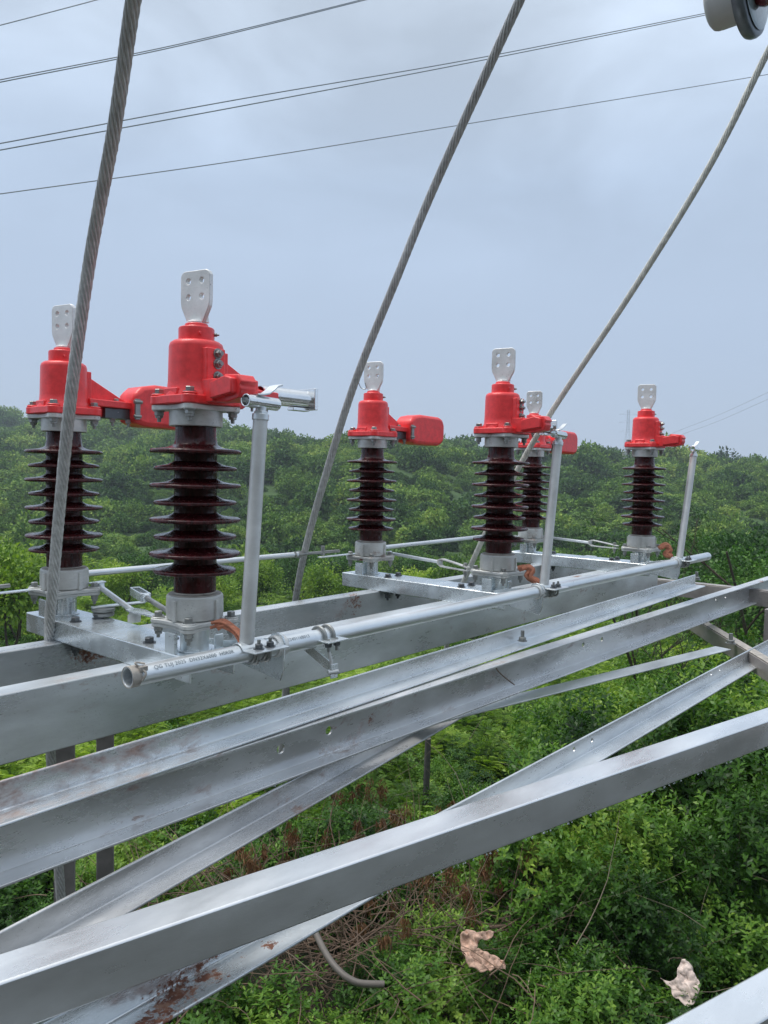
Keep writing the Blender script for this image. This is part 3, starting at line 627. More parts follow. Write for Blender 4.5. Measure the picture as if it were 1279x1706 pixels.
b.member(x0+Vector((0, 0, -.0005)), x1+Vector((0, 0, -.0005)), [(0, -.075), (.0, 0), (-.006, 0), (-.006, -.075)], ext0=.3, ext1=1.6); put('side_leg', rel(b, x0), M['brown'], t)
bb = pz(1217, 1072, -.793)-x0; put('bolt', bolt(bb, (0, 0, 1), .018, .016, .03), M['boltm'], t, bev=0)
tl = pd(1284, 1060, 3.9); b = MB(); b.box(tl.x-.02, tl.x+.03, tl.y-.03, tl.y+.03, -1.02, -.66)
setp(put('steel_leg', b, M['brown'], None, (tl.x, tl.y, -1.02), .002), 'short brown upright strut at the right edge behind the punched channel', 'steel post')

# ------------------------------------------------------------------ wire ropes
def rope(name, lab, pts, R, mat_, n_str=10, lay=.25, group='thick wire ropes'):
    """pts: (x, y, depth); stranded section twisting along the run"""
    P = smooth_path([wd(*p) for p in pts], 14); P = [P[0]+(P[0]-P[1]).normalized()*4.5]+P; Q = [P[0]]
    for a_, c_ in zip(P[:-1], P[1:]):
        Lg = (c_-a_).length; k = max(1, int(Lg/.012)); Q += [a_.lerp(c_, j/k) for j in range(1, k+1)]
    n = n_str*6; V = []; s = 0; t0 = (Q[1]-Q[0]).normalized(); a = t0.orthogonal().normalized(); m = len(Q)
    prof = [R*(.80+.20*math.sin(math.pi*((k/6) % 1))**.6 if k % 6 else .78) if 0 else R*(.68+.36*abs(math.sin(math.pi*k/6))**.6) for k in range(n)]
    for i in range(m):
        t = (Q[min(i+1, m-1)]-Q[max(i-1, 0)]).normalized(); a = (a-t*a.dot(t)).normalized(); bb = t.cross(a)
        if i: s += (Q[i]-Q[i-1]).length
        for k in range(n):
            ph = 2*math.pi*(k/n-s/lay); V.append(Q[i]+(a*math.cos(ph)+bb*math.sin(ph))*prof[k])
    F = [(i*n+k, i*n+(k+1) % n, (i+1)*n+(k+1) % n, (i+1)*n+k) for i in range(m-1) for k in range(n)]
    org = min(Q, key=lambda q: q.z); me = bpy.data.meshes.new(name); me.from_pydata([tuple(v-org) for v in V], [], F)
    me.polygons.foreach_set('use_smooth', [True]*len(me.polygons)); me.materials.append(mat_)
    o = bpy.data.objects.new(name, me); sc.collection.objects.link(o); o.location = org; return setp(o, lab, 'wire rope', group)
rope('wire_rope', 'thick grey wire rope at left, hanging in front of the far left post', [(240, -90, 1.36), (222, 0, 1.45), (190, 215, 1.62), (150, 430, 1.80), (118, 660, 1.90), (98, 860, 2.03), (88, 980, 2.13), (82, 1060, 2.25), (84, 1250, 2.42), (100, 1480, 2.5), (120, 1800, 2.65)], .0145, M['rope1'])
rope('wire_rope', 'middle grey wire rope, slanting down in front of the sky beside the back middle post', [(905, -80, 2.1), (866, 0, 2.2), (726, 305, 2.5), (660, 465, 2.62), (590, 640, 2.8), (540, 800, 3.0), (505, 930, 3.23), (488, 1030, 3.4), (476, 1140, 3.5), (468, 1260, 3.6)], .0140, M['rope1'])
rope('wire_rope', 'pale wire rope at right, passing behind the middle front post and upright blade', [(1300, 50, 2.6), (1276, 92, 2.65), (1180, 280, 2.8), (1050, 490, 3.0), (915, 692, 3.25), (845, 815, 3.4), (785, 940, 3.55), (752, 1030, 3.65), (735, 1150, 3.75)], .0118, M['rope3'])
# ------------------------------------------------------------------ overhead wires
def span(lab, pts, r, grp='thin overhead wires'):
    P = smooth_path([wd(*p) for p in pts], 10); org = P[0]; b = MB(); b.tube([p-org for p in P], r, 8)
    o = put('overhead_wire', b, M['wire'], None, (0, 0, 0), 0, 'W'); o.location = org; return setp(o, lab, 'overhead wire', grp)
span('short overhead wire across the top left corner', [(-60, 56, 22), (0, 42, 22), (160, 0, 24), (260, -28, 25)], .015)
span('upper wire of the pair that leaves through the top edge at centre', [(-60, 147, 20), (0, 133, 20), (300, 73, 22), (600, 0, 25), (700, -28, 26)], .014)
span('lower wire of the pair that leaves through the top edge at centre', [(-60, 150, 20), (0, 137, 20), (300, 76, 22), (600, 2, 25), (700, -24, 26)], .014)
span('upper wire of the pair running up to the hanging glass insulator', [(-60, 250, 18), (0, 239, 18), (400, 165, 20), (800, 96, 23), (1175, 22, 27), (1300, -4, 28)], .014)
span('lower wire of the pair running up to the hanging glass insulator', [(-60, 262, 18), (0, 250, 18), (400, 177, 20), (820, 97, 23), (1175, 25, 27), (1300, 0, 28)], .014)
span('lowest overhead wire, crossing the whole sky just above the posts', [(-60, 331, 18), (0, 323, 18), (400, 267, 20), (780, 206, 23), (1279, 124, 27), (1400, 102, 28)], .012)
span('upper of two faint wires low in the sky at far right', [(1000, 775, 380), (1120, 722, 330), (1200, 690, 300), (1330, 630, 260)], .05, 'faint distant wires')
span('lower of two faint wires low in the sky at far right', [(1000, 781, 380), (1120, 730, 330), (1200, 700, 300), (1330, 642, 260)], .05, 'faint distant wires')
# ------------------------------------------------------------------ hanging glass insulator at the top right corner
c = wd(1236, -12, 1.95); t = empty('hanging_insulator', tuple(c), 'grey end cap and glass disc of an insulator cut off by the top right corner', 'insulator', frame='W', rz=rad(-42))
def lathe_x(prof, n=48):
    b = MB(); b.lathe(prof, n); b.v = [(z, x, y) for x, y, z in b.v]; return b
put('end_cap', lathe_x([(.030, -.078), (.056, -.077), (.064, -.071), (.067, -.062), (.0665, -.056), (.0675, -.054), (.0675, .0), (.045, .0)]), M['conc'], t, bev=0, sharp=40)
put('glass_disc', lathe_x([(.04, .0), (.085, .0), (.108, .004), (.1115, .012), (.1115, .022), (.108, .030), (.098, .034), (.080, .030), (.04, .028)]), M['darkrim'], t, bev=0, sharp=50)
put('glass_face', lathe_x([(.04, .0285), (.066, .031), (.092, .034), (.096, .037), (.088, .040), (.04, .036)]), M['glass'], t, bev=0, sharp=50)
put('stem', lathe_x([(.012, .10), (.014, .14), (.014, 2.4), (.012, 2.41)], 16), M['boltm'], t, bev=0)
put('hub', lathe_x([(.02, .036), (.044, .036), (.050, .050), (.047, .10), (.036, .12), (.02, .13)], 24), simple('dark_red_hub', (.20, .008, .02), .25, 0, .2, 60, .2, .4), t, bev=0)
# ================================================================== terrain and plants
rng = np.random.default_rng(11)
PR = [(0, -4.7), (6, -4.9), (10.5, -5.2), (15, -5.5), (22, -6.4), (35, -8.0), (60, -11.5), (85, -13), (110, -12)]
prx = np.array([p[0] for p in PR], float); prz = np.array([p[1] for p in PR], float)
def bumps(x, y, s, seed):
    r = np.random.default_rng(seed); z = 0*x
    for k in range(7):
        a = r.uniform(0, 2*np.pi); f = r.uniform(.6, 1.7)/s; z = z+np.sin((x*np.cos(a)+y*np.sin(a))*f*2*np.pi/3+r.uniform(0, 6))/7**.5
    return z
def terrain(x, y):
    """height of the ground relative to the eye"""
    x = np.asarray(x, float); back = np.clip(-np.asarray(y, float)-2.5, 0, 40); y = np.maximum(np.asarray(y, float), 0)  # back: unseen rise behind the eye, added to darken steel faces turned that way
    near = np.interp(y, prx, prz)+bumps(x, y, 9, 1)*.25*np.clip(y/15, .2, 1)+bumps(x, y, 40, 2)*1.0*np.clip((y-20)/60, 0, 1)
    t = np.where(y > 1, x/np.maximum(y, 1), 0)
    tx = [-.75, -.50, -.43, -.36, -.30, -.20, -.10, -.04, .02, .08, .13, .20, .30, .42, .5, .75]
    el = [.050, .054, .045, .047, .044, .037, .029, .031, .034, .026, .015, .019, .021, .017, .017, .017]
    rc = [420, 420, 400, 390, 370, 330, 280, 250, 240, 240, 245, 240, 235, 220, 215, 210]
    crest = np.interp(t, tx, rc); elv = np.interp(t, tx, el)
    far = crest*elv-3.0; s = np.clip((y-95)/(crest-95), 0, 1.0); s = s*s*(3-2*s)*.45+s*.55
    z = near*(1-s)+far*s+bumps(x, y, 60, 3)*3.0*np.clip((y-110)/100, 0, 1)*np.clip((crest*1.0-y)/60, 0, 1)+bumps(x, y, 24, 5)*1.0*np.clip((y-100)/80, 0, 1)*np.clip((crest+30-y)/60, 0.2, 1)
    return z-np.clip((y-crest-25)*.12, 0, 60)+back*.5
ys = np.concatenate([np.linspace(-40, 20, 50), np.geomspace(20.5, 900, 150)]); xs_ = np.linspace(-1, 1, 170)
V = []; F = []
for j, y in enumerate(ys):
    half = 45+max(y, 0)*1.0; xx = xs_*half; zz_ = terrain(xx, np.full_like(xx, y))
    V += [(float(a), float(y), float(c)+ZC) for a, c in zip(xx, zz_)]
n_ = len(xs_)
for j in range(len(ys)-1): F += [(j*n_+i, j*n_+i+1, (j+1)*n_+i+1, (j+1)*n_+i) for i in range(n_-1)]
me = bpy.data.meshes.new('ground'); me.from_pydata(V, [], F); me.polygons.foreach_set('use_smooth', [True]*len(F))
gm, t_, bs, nn, ln = mat('undergrowth_soil'); P_ = wpos(t_); na = noise(t_, P_, .8, 6, .6); nb = noise(t_, P_, 9, 5, .7)
sy = nn('ShaderNodeSeparateXYZ'); ln(P_, sy.inputs[0]); farm = mrange(t_, sy.outputs[1], 18, 60, 0, 1)
near_c = mixc(t_, mrange(t_, na, .4, .6, 0, 1), mixc(t_, nb, (.006, .010, .004), (.02, .035, .010)), mixc(t_, nb, (.012, .009, .006), (.035, .024, .014)))
ln(mixc(t_, farm, near_c, mixc(t_, nb, (.022, .055, .014), (.07, .14, .03))), bs.inputs['Base Color']); bs.inputs['Roughness'].default_value = .95
ln(bump(t_, nb, 1, .05), bs.inputs['Normal']); me.materials.append(gm)
o = bpy.data.objects.new('ground', me); sc.collection.objects.link(o); o['kind'] = 'structure'

# ---- leaf materials
def leafmat(name, stops, rough=.5, trans=.35, patch=6.0, objvar=.5):
    m, t, bs, nn, ln = mat(name); at = nn('ShaderNodeAttribute'); at.attribute_name = 'rnd'; oi = nn('ShaderNodeObjectInfo')
    n = noise(t, wpos(t), 1/patch, 3, .6)
    fac = mth(t, 'ADD', mth(t, 'MULTIPLY', at.outputs['Fac'], .42), mth(t, 'MULTIPLY', oi.outputs['Random'], .42*objvar))
    fac = mth(t, 'ADD', fac, mrange(t, n, .35, .65, -.12, .55-.2*objvar), True)
    col = ramp(t, fac, stops); ln(col, bs.inputs['Base Color']); bs.inputs['Roughness'].default_value = rough; bs.inputs['Specular IOR Level'].default_value = .35
    if trans:
        tr = nn('ShaderNodeBsdfTranslucent'); ln(mixc(t, .5, col, (.9, 1, .3), 'MULTIPLY'), tr.inputs[0]); mx = nn('ShaderNodeMixShader'); mx.inputs[0].default_value = trans
        ln(bs.outputs[0], mx.inputs[1]); ln(tr.outputs[0], mx.inputs[2]); ln(mx.outputs[0], t.nodes['Material Output'].inputs[0])
    return m
LM = {}
LM['hill'] = leafmat('hill_foliage', [(0, (.008, .032, .008)), (.25, (.026, .085, .018)), (.55, (.085, .185, .028)), (.8, (.20, .33, .05)), (1, (.36, .46, .09))], .7, .25, 30, 1.0)
LM['broad'] = leafmat('broad_leaves', [(0, (.008, .028, .005)), (.35, (.034, .105, .012)), (.65, (.11, .25, .028)), (1, (.36, .52, .08))], .42, .35, 1.6, 1.0)
LM['fern'] = leafmat('feathery_leaves', [(0, (.030, .085, .010)), (.35, (.12, .24, .024)), (.7, (.30, .46, .045)), (1, (.52, .64, .12))], .5, .4, 4, .6)
LM['dark'] = leafmat('dark_leaves', [(0, (.010, .034, .008)), (.4, (.032, .098, .016)), (.75, (.080, .20, .03)), (1, (.17, .33, .055))], .45, .3, 5, .6)
LM['brown'] = leafmat('withered_leaves', [(0, (.06, .025, .012)), (.5, (.16, .075, .035)), (1, (.27, .15, .075))], .8, .2, 2, .6)

def rand_dirs(n, r, up=0.0):
    d = r.normal(size=(n, 3)); d[:, 2] += up; return d/np.linalg.norm(d, axis=1)[:, None]
def leaf_quads(P, D, Nn, L_, Wd, r, fold=.12):
    """one kite shaped leaf per row"""
    S_ = np.cross(D, Nn); S_ /= np.linalg.norm(S_, axis=1)[:, None]+1e-9; L_ = L_[:, None]; Wd = Wd[:, None]
    v = np.stack([P, P+D*L_*.45+S_*Wd*.5+Nn*L_*fold, P+D*L_-Nn*L_*fold*.8, P+D*L_*.45-S_*Wd*.5+Nn*L_*fold], 1); return v.reshape(-1, 3)
def leafobj(name, quads, rnd_, m, parent=None, link=True):
    n = len(quads)//4; me = bpy.data.meshes.new(name); me.vertices.add(n*4); me.vertices.foreach_set('co', quads.astype('f4').ravel())
    me.loops.add(n*4); me.loops.foreach_set('vertex_index', np.arange(n*4, dtype='i4')); me.polygons.add(n); me.polygons.foreach_set('loop_start', np.arange(0, n*4, 4, dtype='i4'))
    me.update(calc_edges=True); a = me.attributes.new('rnd', 'FLOAT', 'FACE'); a.data.foreach_set('value', rnd_.astype('f4')); me.materials.append(m)
    o = bpy.data.objects.new(name, me)
    if link: sc.collection.objects.link(o)
    if parent is not None: o.parent = parent
    return o
def lobes_cloud(n, r, size, nl=9, flat=.75, base=0.0, spread=.62):
    """points on lumpy lobes: returns positions, outward directions"""
    c = rand_dirs(nl, r, .35)*r.uniform(.25, 1, (nl, 1))*spread*size; c[:, 2] = np.abs(c[:, 2])*flat; rr = r.uniform(.30, .52, nl)*size
    k = r.integers(0, nl, n); d = rand_dirs(n, r, .45); rad_ = rr[k]*r.uniform(.45, 1.12, n)**.6
    P = c[k]+d*rad_[:, None]*np.array([1, 1, flat]); P[:, 2] += base; return P, d
def crown_quads(seed, n, size, ll, lw, flat=.75, base=0.0, nl=9, droop=.2):
    r = np.random.default_rng(seed); P, d = lobes_cloud(n, r, size, nl, flat, base); D = d+r.normal(size=d.shape)*.7; D[:, 2] -= droop; D /= np.linalg.norm(D, axis=1)[:, None]
    Nn = d*.6+r.normal(size=d.shape)*.45; Nn[:, 2] += .6; Nn -= D*(Nn*D).sum(1)[:, None]; Nn /= np.linalg.norm(Nn, axis=1)[:, None]
    q = leaf_quads(P, D, Nn, r.uniform(.7, 1.3, n)*ll, r.uniform(.7, 1.3, n)*lw, r); return q, np.clip(r.random(n), 0, 1)
def sprays_quads(seed, ns, size, flat=.6, base=0.2, pairs=8, ll=.055, rl=.34, nl=8):
    """feathery compound leaves: rows of small leaflets on arching stalks"""
    r = np.random.default_rng(seed); P, d = lobes_cloud(ns, r, size, nl, flat, base, .7); A = d+r.normal(size=d.shape)*.35; A[:, 2] = np.abs(A[:, 2])*.5+.12; A /= np.linalg.norm(A, axis=1)[:, None]
    S_ = np.cross(A, np.array([0, 0, 1.0])); S_ /= np.linalg.norm(S_, axis=1)[:, None]+1e-9; Nn = np.cross(S_, A); Q = []; R_ = []; base_r = r.random(ns); lens = rl*r.uniform(.7, 1.25, ns)
    for k in range(pairs):
        f = (k+1)/pairs; pos = P+A*(lens*f)[:, None]-np.array([0, 0, 1.0])*(lens*f*f*.45)[:, None]
        for s in (-1, 1):
            D = S_*s+A*.55-np.array([0, 0, .25]); D /= np.linalg.norm(D, axis=1)[:, None]; l_ = np.full(ns, ll*(1.15-.75*abs(f-.45)))*r.uniform(.8, 1.2, ns)
            Q.append(leaf_quads(pos, D, Nn, l_, l_*.42, r, .06)); R_.append(np.clip(base_r*.8+r.random(ns)*.2, 0, 1))
    return np.concatenate(Q), np.concatenate(R_)
def whorl_quads(seed, ns, size, flat=.7, base=.1, per=7, ll=.085, lw=.036, nl=9):
    """leafy shoots: leaves ringed round the shoot tips"""
    r = np.random.default_rng(seed); P, d = lobes_cloud(ns, r, size, nl, flat, base, .68); A = d*.6+r.normal(size=d.shape)*.25; A[:, 2] += .7; A /= np.linalg.norm(A, axis=1)[:, None]
    S_ = np.cross(A, r.normal(size=A.shape)); S_ /= np.linalg.norm(S_, axis=1)[:, None]; B_ = np.cross(A, S_); Q = []; R_ = []; br = r.random(ns)
    for k in range(per):
        th = k*2.4+r.uniform(-.3, .3, ns); D = S_*np.cos(th)[:, None]+B_*np.sin(th)[:, None]+A*(.15+.12*k); D /= np.linalg.norm(D, axis=1)[:, None]
        Nn = A-D*(A*D).sum(1)[:, None]; Nn /= np.linalg.norm(Nn, axis=1)[:, None]
        Q.append(leaf_quads(P+A*(k*.016), D, Nn, ll*r.uniform(.65, 1.2, ns)*(1-.06*k), lw*r.uniform(.8, 1.2, ns)*(1-.05*k), r, .08)); R_.append(np.clip(br*.5+k*.06+r.random(ns)*.15, 0, 1))
    return np.concatenate(Q), np.concatenate(R_)

def GN(name, pts, scl, rot, idx, srcs):
    """many copies of a few source clumps standing on the given points"""
    me = bpy.data.meshes.new(name); me.vertices.add(len(pts)); me.vertices.foreach_set('co', np.asarray(pts, 'f4').ravel())
    for nm, ty, dat in (('scl', 'FLOAT_VECTOR', scl), ('rot', 'FLOAT_VECTOR', rot), ('idx', 'INT', len(srcs)-1-np.asarray(idx))):
        a = me.attributes.new(nm, ty, 'POINT'); a.data.foreach_set('vector' if ty == 'FLOAT_VECTOR' else 'value', np.asarray(dat, 'i4' if ty == 'INT' else 'f4').ravel())
    o = bpy.data.objects.new(name, me); sc.collection.objects.link(o)
    g = bpy.data.node_groups.new(name, 'GeometryNodeTree'); g.interface.new_socket('Geometry', in_out='INPUT', socket_type='NodeSocketGeometry'); g.interface.new_socket('Geometry', in_out='OUTPUT', socket_type='NodeSocketGeometry')
    gi = g.nodes.new('NodeGroupInput'); go = g.nodes.new('NodeGroupOutput'); ip = g.nodes.new('GeometryNodeInstanceOnPoints'); gj = g.nodes.new('GeometryNodeGeometryToInstance')
    for s in srcs[::-1]:
        oi = g.nodes.new('GeometryNodeObjectInfo'); oi.inputs['Object'].default_value = s; oi.inputs['As Instance'].default_value = True; g.links.new(oi.outputs['Geometry'], gj.inputs[0])
    # Geometry to Instance of joined object instances would nest them; a plain join keeps one instance per source
    jn = g.nodes.new('GeometryNodeJoinGeometry')
    for l in list(gj.inputs[0].links): g.links.new(l.from_socket, jn.inputs[0])
    g.nodes.remove(gj)
    def na_(n, ty):
        x = g.nodes.new('GeometryNodeInputNamedAttribute'); x.data_type = ty; x.inputs['Name'].default_value = n; return x.outputs['Attribute']
    g.links.new(gi.outputs[0], ip.inputs['Points']); g.links.new(jn.outputs[0], ip.inputs['Instance']); ip.inputs['Pick Instance'].default_value = True
    g.links.new(na_('idx', 'INT'), ip.inputs['Instance Index']); g.links.new(na_('scl', 'FLOAT_VECTOR'), ip.inputs['Scale'])
    er = g.nodes.new('FunctionNodeEulerToRotation'); g.links.new(na_('rot', 'FLOAT_VECTOR'), er.inputs[0]); g.links.new(er.outputs[0], ip.inputs['Rotation'])
    g.links.new(ip.outputs[0], go.inputs[0]); md = o.modifiers.new('gn', 'NODES'); md.node_group = g; o['kind'] = 'stuff'; return o
def scatter(n, y0, y1, xk=.62, pw=2.0, seed=3, pad=2):
    r = np.random.default_rng(seed); u = r.random(n); y = (y0**pw+u*(y1**pw-y0**pw))**(1/pw); x = (r.random(n)*2-1)*(y*xk+pad); return x, y, r
# ---- wooded hills
hs = []
for k in range(6):
    q, rn = crown_quads(100+k, 2600, 1.0, .115, .09, .85, .35, 9+2*k); hs.append(leafobj('hill_crown', q, rn, LM['hill'], link=False))
x, y, r = scatter(11000, 72, 440, .62, 1.7, 3, 4); z = terrain(x, y)
dens = bumps(x, y, 22, 8); s = np.clip(r.lognormal(.98, .48, len(x)), 1.2, 6.5)*np.clip(y/190, .75, 1.35)*(1+.18*dens)
GN('wooded_hills', np.stack([x, y, z+ZC-.25*s], 1), np.stack([s, s, s*r.choice([.7, .8, .95, 1.15, 1.4], len(x), p=[.2, .3, .25, .17, .08])], 1), np.stack([r.uniform(-.12, .12, len(x)), r.uniform(-.12, .12, len(x)), r.uniform(0, 6.28, len(x))], 1), r.integers(0, 6, len(x)), hs)
# ---- scrub in the middle distance
ms = []
for k in range(4):
    q, rn = sprays_quads(200+k, 480, 1.0, .8, .1, 5, .085, .26, 8) if k < 2 else crown_quads(210+k, 2600, 1.0, .10, .065, .7, .2, 10); ms.append(leafobj('scrub_clump', q, rn, LM['fern'] if k < 2 else LM['broad'], link=False))
x, y, r = scatter(3600, 19, 100, .64, 1.6, 5, 3); z = terrain(x, y); s = r.uniform(.7, 1.5, len(x))*np.clip(y/40, .8, 1.8)
patch = bumps(x, y, 12, 9); idx = np.where(patch+r.normal(size=len(x))*.4 > .1, r.integers(0, 2, len(x)), r.integers(2, 4, len(x)))
GN('scrub', np.stack([x, y, z+ZC-.05], 1), np.stack([s, s, s*r.uniform(.6, 1, len(x))], 1), np.stack([0*x, 0*x, r.uniform(0, 6.28, len(x))], 1), idx, ms)
# ---- low undergrowth close to the camera
us = []
for k in range(6):
    if k < 2: q, rn = sprays_quads(300+k, 300, .62, .95, .0, 6, .046, .17, 8); mm = LM['fern']
    elif k < 4: q, rn = whorl_quads(310+k, 330, .62, 1.0, .0, 7, .074, .030, 9); mm = LM['broad']
    elif k == 4: q, rn = whorl_quads(320+k, 300, .62, .8, .0, 6, .055, .028, 8); mm = LM['dark']
    else: q, rn = crown_quads(330, 900, .6, .05, .03, .8, 0, 7); mm = LM['broad']
    us.append(leafobj('undergrowth_clump', q, rn, mm, link=False))
x, y, r = scatter(2300, 4.5, 24, .66, 1.5, 7, 2.0); z = terrain(x, y)
bare = ((x+1.3)/1.3)**2+((y-7.2)/1.1)**2 < 1.0; keep = ~bare; x, y, z = x[keep], y[keep], z[keep]; r2 = np.random.default_rng(77); n = len(x)
left = (x < .6) & (y > 8.5); patch = bumps(x, y, 5, 4)
idx = np.where(left | (y > 17), r2.integers(0, 2, n), np.where(patch > .2, r2.integers(2, 4, n), r2.integers(2, 6, n))); mixu = r2.random(n) < .10; idx = np.where(mixu, r2.integers(0, 6, n), idx); idx = np.where((y < 9.5) & (idx < 2), 2, idx)
s = r2.uniform(.6, 1.25, n)
GN('undergrowth', np.stack([x, y, z+ZC-.02+r2.uniform(0, .35, n)], 1), np.stack([s, s, s*r2.uniform(.7, 1.2, n)], 1), np.stack([r2.uniform(-.3, .3, n), r2.uniform(-.3, .3, n), r2.uniform(0, 6.28, n)], 1), idx, us)
# ---- individual shrubs and trees
def stems_mb(seed, h, n, r0, lean=.35, kinks=5):
    r = random.Random(seed); b = MB()
    for k in range(n):
        a = r.uniform(0, 6.28); l = h*r.uniform(.7, 1.05); p = Vector((r.uniform(-.05, .05), r.uniform(-.05, .05), -.1)); P = [p]; d = Vector((math.cos(a)*lean, math.sin(a)*lean, 1)).normalized()
        for j in range(kinks): d = (d+Vector((r.uniform(-.22, .22), r.uniform(-.22, .22), .05))).normalized(); p = p+d*l/kinks; P.append(p)
        rr = r0*r.uniform(.6, 1.1); b.tube(P, [rr*(1-.8*j/kinks) for j in range(kinks+1)], 6)
        for q in range(3):
            j = r.randint(2, kinks-1); dd = (d+Vector((r.uniform(-1, 1), r.uniform(-1, 1), .2))).normalized(); b.tube([P[j], P[j]+dd*l*.18, P[j]+dd*l*.34+Vector((0, 0, .05*l))], [rr*.4, rr*.25, rr*.08], 5)
    return b
def plant(seed, kind):
    if kind == 'broad': q, rn = whorl_quads(seed, 560, 1.0, 1.15, .65, 8, .108, .044, 14); m = LM['broad']; h, ns, r0 = 1.5, 5, .012
    elif kind == 'fern': q, rn = sprays_quads(seed, 620, .95, 1.0, .45, 7, .050, .20, 13); m = LM['fern']; h, ns, r0 = 1.3, 4, .014
    elif kind == 'tree': q, rn = crown_quads(seed, 5200, 1.5, .10, .062, .95, 1.5, 22); m = LM['dark']; h, ns, r0 = 2.4, 2, .05
    elif kind == 'ltree': q, rn = crown_quads(seed, 4600, 1.45, .11, .062, .9, 1.4, 18); m = LM['fern']; h, ns, r0 = 2.3, 2, .045
    nm = {'broad': 'shrub', 'fern': 'feathery_shrub', 'tree': 'tree', 'ltree': 'tree'}[kind]
    t = bpy.data.objects.new(nm, None); t.empty_display_size = .2; sc.collection.objects.link(t)
    c = leafobj('crown', q, rn, m, t); s_ = put('trunk' if 'tree' in kind else 'stem', stems_mb(seed, h, ns, r0, .3 if 'tree' in kind else .45), M['bark'], t, bev=0)
    return t
LAB = {'broad': ('leafy green shrub with ringed pointed leaves in the thicket below the frame', 'shrub', 'leafy shrubs below the steel frame'),
       'fern': ('light green shrub with feathery leaves behind the lower steel angles', 'shrub', 'feathery light green shrubs on the slope'),
       'tree': ('dark bushy tree among the dark trees across the valley, behind the posts', 'tree', 'dark bushy trees behind the posts'),
       'ltree': ('pale green bushy tree in the valley before the wooded hill', 'tree', 'pale bushy trees in the valley')}
lib = {}
def grow(kind, x, y, s, seed, lab=None, sz=1.0):
    key = (kind, seed % 4)
    if key not in lib: lib[key] = plant(500+seed % 4*17+len(kind), kind); t = lib[key]
    else: t = copy_tree(lib[key])
    r = random.Random(seed*7+3); t.location = (x, y, float(terrain(x, y))+ZC-.1); t.rotation_euler = (0, 0, r.uniform(0, 6.28)); t.scale = (s, s, s*sz)
    a, c, g = LAB[kind]; setp(t, lab or a, c, None if lab else g); return t
def ground_at(px_, py_, lift=0.0):
    d = ray(px_, py_)
    for k in np.geomspace(3, 400, 1600):
        P = d*k
        if P[2] <= float(terrain(P[0], P[1]))+lift: return P[0], P[1]
    return P[0], P[1]
sd0 = 0
for (px_, py_, s) in [(905, 1560, .9), (1010, 1480, 1.0), (1110, 1590, .75), (1180, 1470, 1.1), (1240, 1560, .9), (960, 1660, .7), (1090, 1400, 1.1), (1240, 1390, 1.2), (960, 1400, 1.0), (1060, 1690, .55),
                  (1190, 1330, 1.2), (1100, 1320, 1.1), (1000, 1580, .7), (1275, 1460, 1.1)]:
    x, y = ground_at(px_, py_); sd0 += 1; grow('broad', x, y, s*(1.15 if px_ > 840 else .8), sd0, sz=1.15)
for (px_, py_, s) in [(10, 1330, .9), (60, 1420, .8), (150, 1330, .9), (230, 1290, 1.0), (30, 1480, .7), (560, 1370, .8), (620, 1330, .9), (700, 1290, 1.0), (760, 1250, 1.1), (840, 1230, 1.1), (920, 1290, 1.0), (800, 1310, .9), (1000, 1250, 1.1), (380, 1240, 1.1), (480, 1210, 1.2),
                  (280, 1250, 1.1), (980, 1180, 1.2), (1080, 1210, 1.1), (880, 1180, 1.3), (130, 1260, 1.0), (520, 1430, .7), (600, 1230, 1.1), (690, 1200, 1.2)]:
    x, y = ground_at(px_, py_); sd0 += 1; grow('fern', x, y, s*.9, sd0)
for (px_, yy, s) in [(1180, 34, 1.9), (1235, 30, 1.9), (1279, 36, 2.1), (1150, 44, 2.0), (1210, 48, 2.2), (1260, 25, 1.6), (1120, 52, 2.0), (1300, 30, 1.9), (1060, 60, 2.1), (1010, 62, 2.0), (1180, 60, 2.3), (960, 58, 1.9), (1250, 56, 2.2), (560, 60, 2.0), (500, 66, 2.1), (880, 64, 2.0), (320, 60, 2.0), (240, 58, 1.9), (690, 66, 2.0)]:
    d = ray(px_, 1000); sd0 += 1; grow('tree', d[0]/d[1]*yy, yy, s, sd0)
for (px_, yy, s) in [(0, 44, 2.0), (50, 52, 1.9), (-30, 36, 1.8), (110, 56, 1.9), (30, 32, 1.5), (540, 52, 1.8), (600, 50, 1.7), (700, 55, 1.8), (755, 50, 1.8), (820, 56, 1.7), (430, 54, 1.8), (200, 48, 1.6), (1000, 46, 1.6), (350, 46, 1.5), (925, 48, 1.6)]:
    d = ray(px_, 1000); sd0 += 1; grow('ltree', d[0]/d[1]*yy, yy, s, sd0)
lab_l = grow('ltree', *(lambda d: (d[0]/d[1]*27, 27))(ray(12, 1000)), 1.7, 901, 'bright yellow green bush at the left edge below the far left post')
# ---- dry brush heap, hanging brown leaves, bare branches
def twigs(name, cx, cy, rx, ry, n, lmin, lmax, r0, seed, m, zoff=0.1, up=.35):
    r = random.Random(seed); b = MB(); org = Vector((cx, cy, float(terrain(cx, cy))+ZC))
    for k in range(n):
        x = cx+r.gauss(0, rx*.5); y = cy+r.gauss(0, ry*.5); p = Vector((x, y, float(terrain(x, y))+ZC+r.uniform(0, zoff)))-org; d = Vector((r.uniform(-1, 1), r.uniform(-1, 1), r.uniform(-.1, 1)*up*2)).normalized(); l = r.uniform(lmin, lmax); P = [p]
        for j in range(6): d = (d+Vector((r.uniform(-.25, .25), r.uniform(-.25, .25), r.uniform(-.25, .15)))).normalized(); p = p+d*l/6; P.append(p)
        rr = r0*r.uniform(.4, 1.4); b.tube(P, [rr*(1-.12*j) for j in range(7)], 5)
    o = put(name, b, m, None, (0, 0, 0), 0, 'W'); o.location = org; o['kind'] = 'stuff'; return o
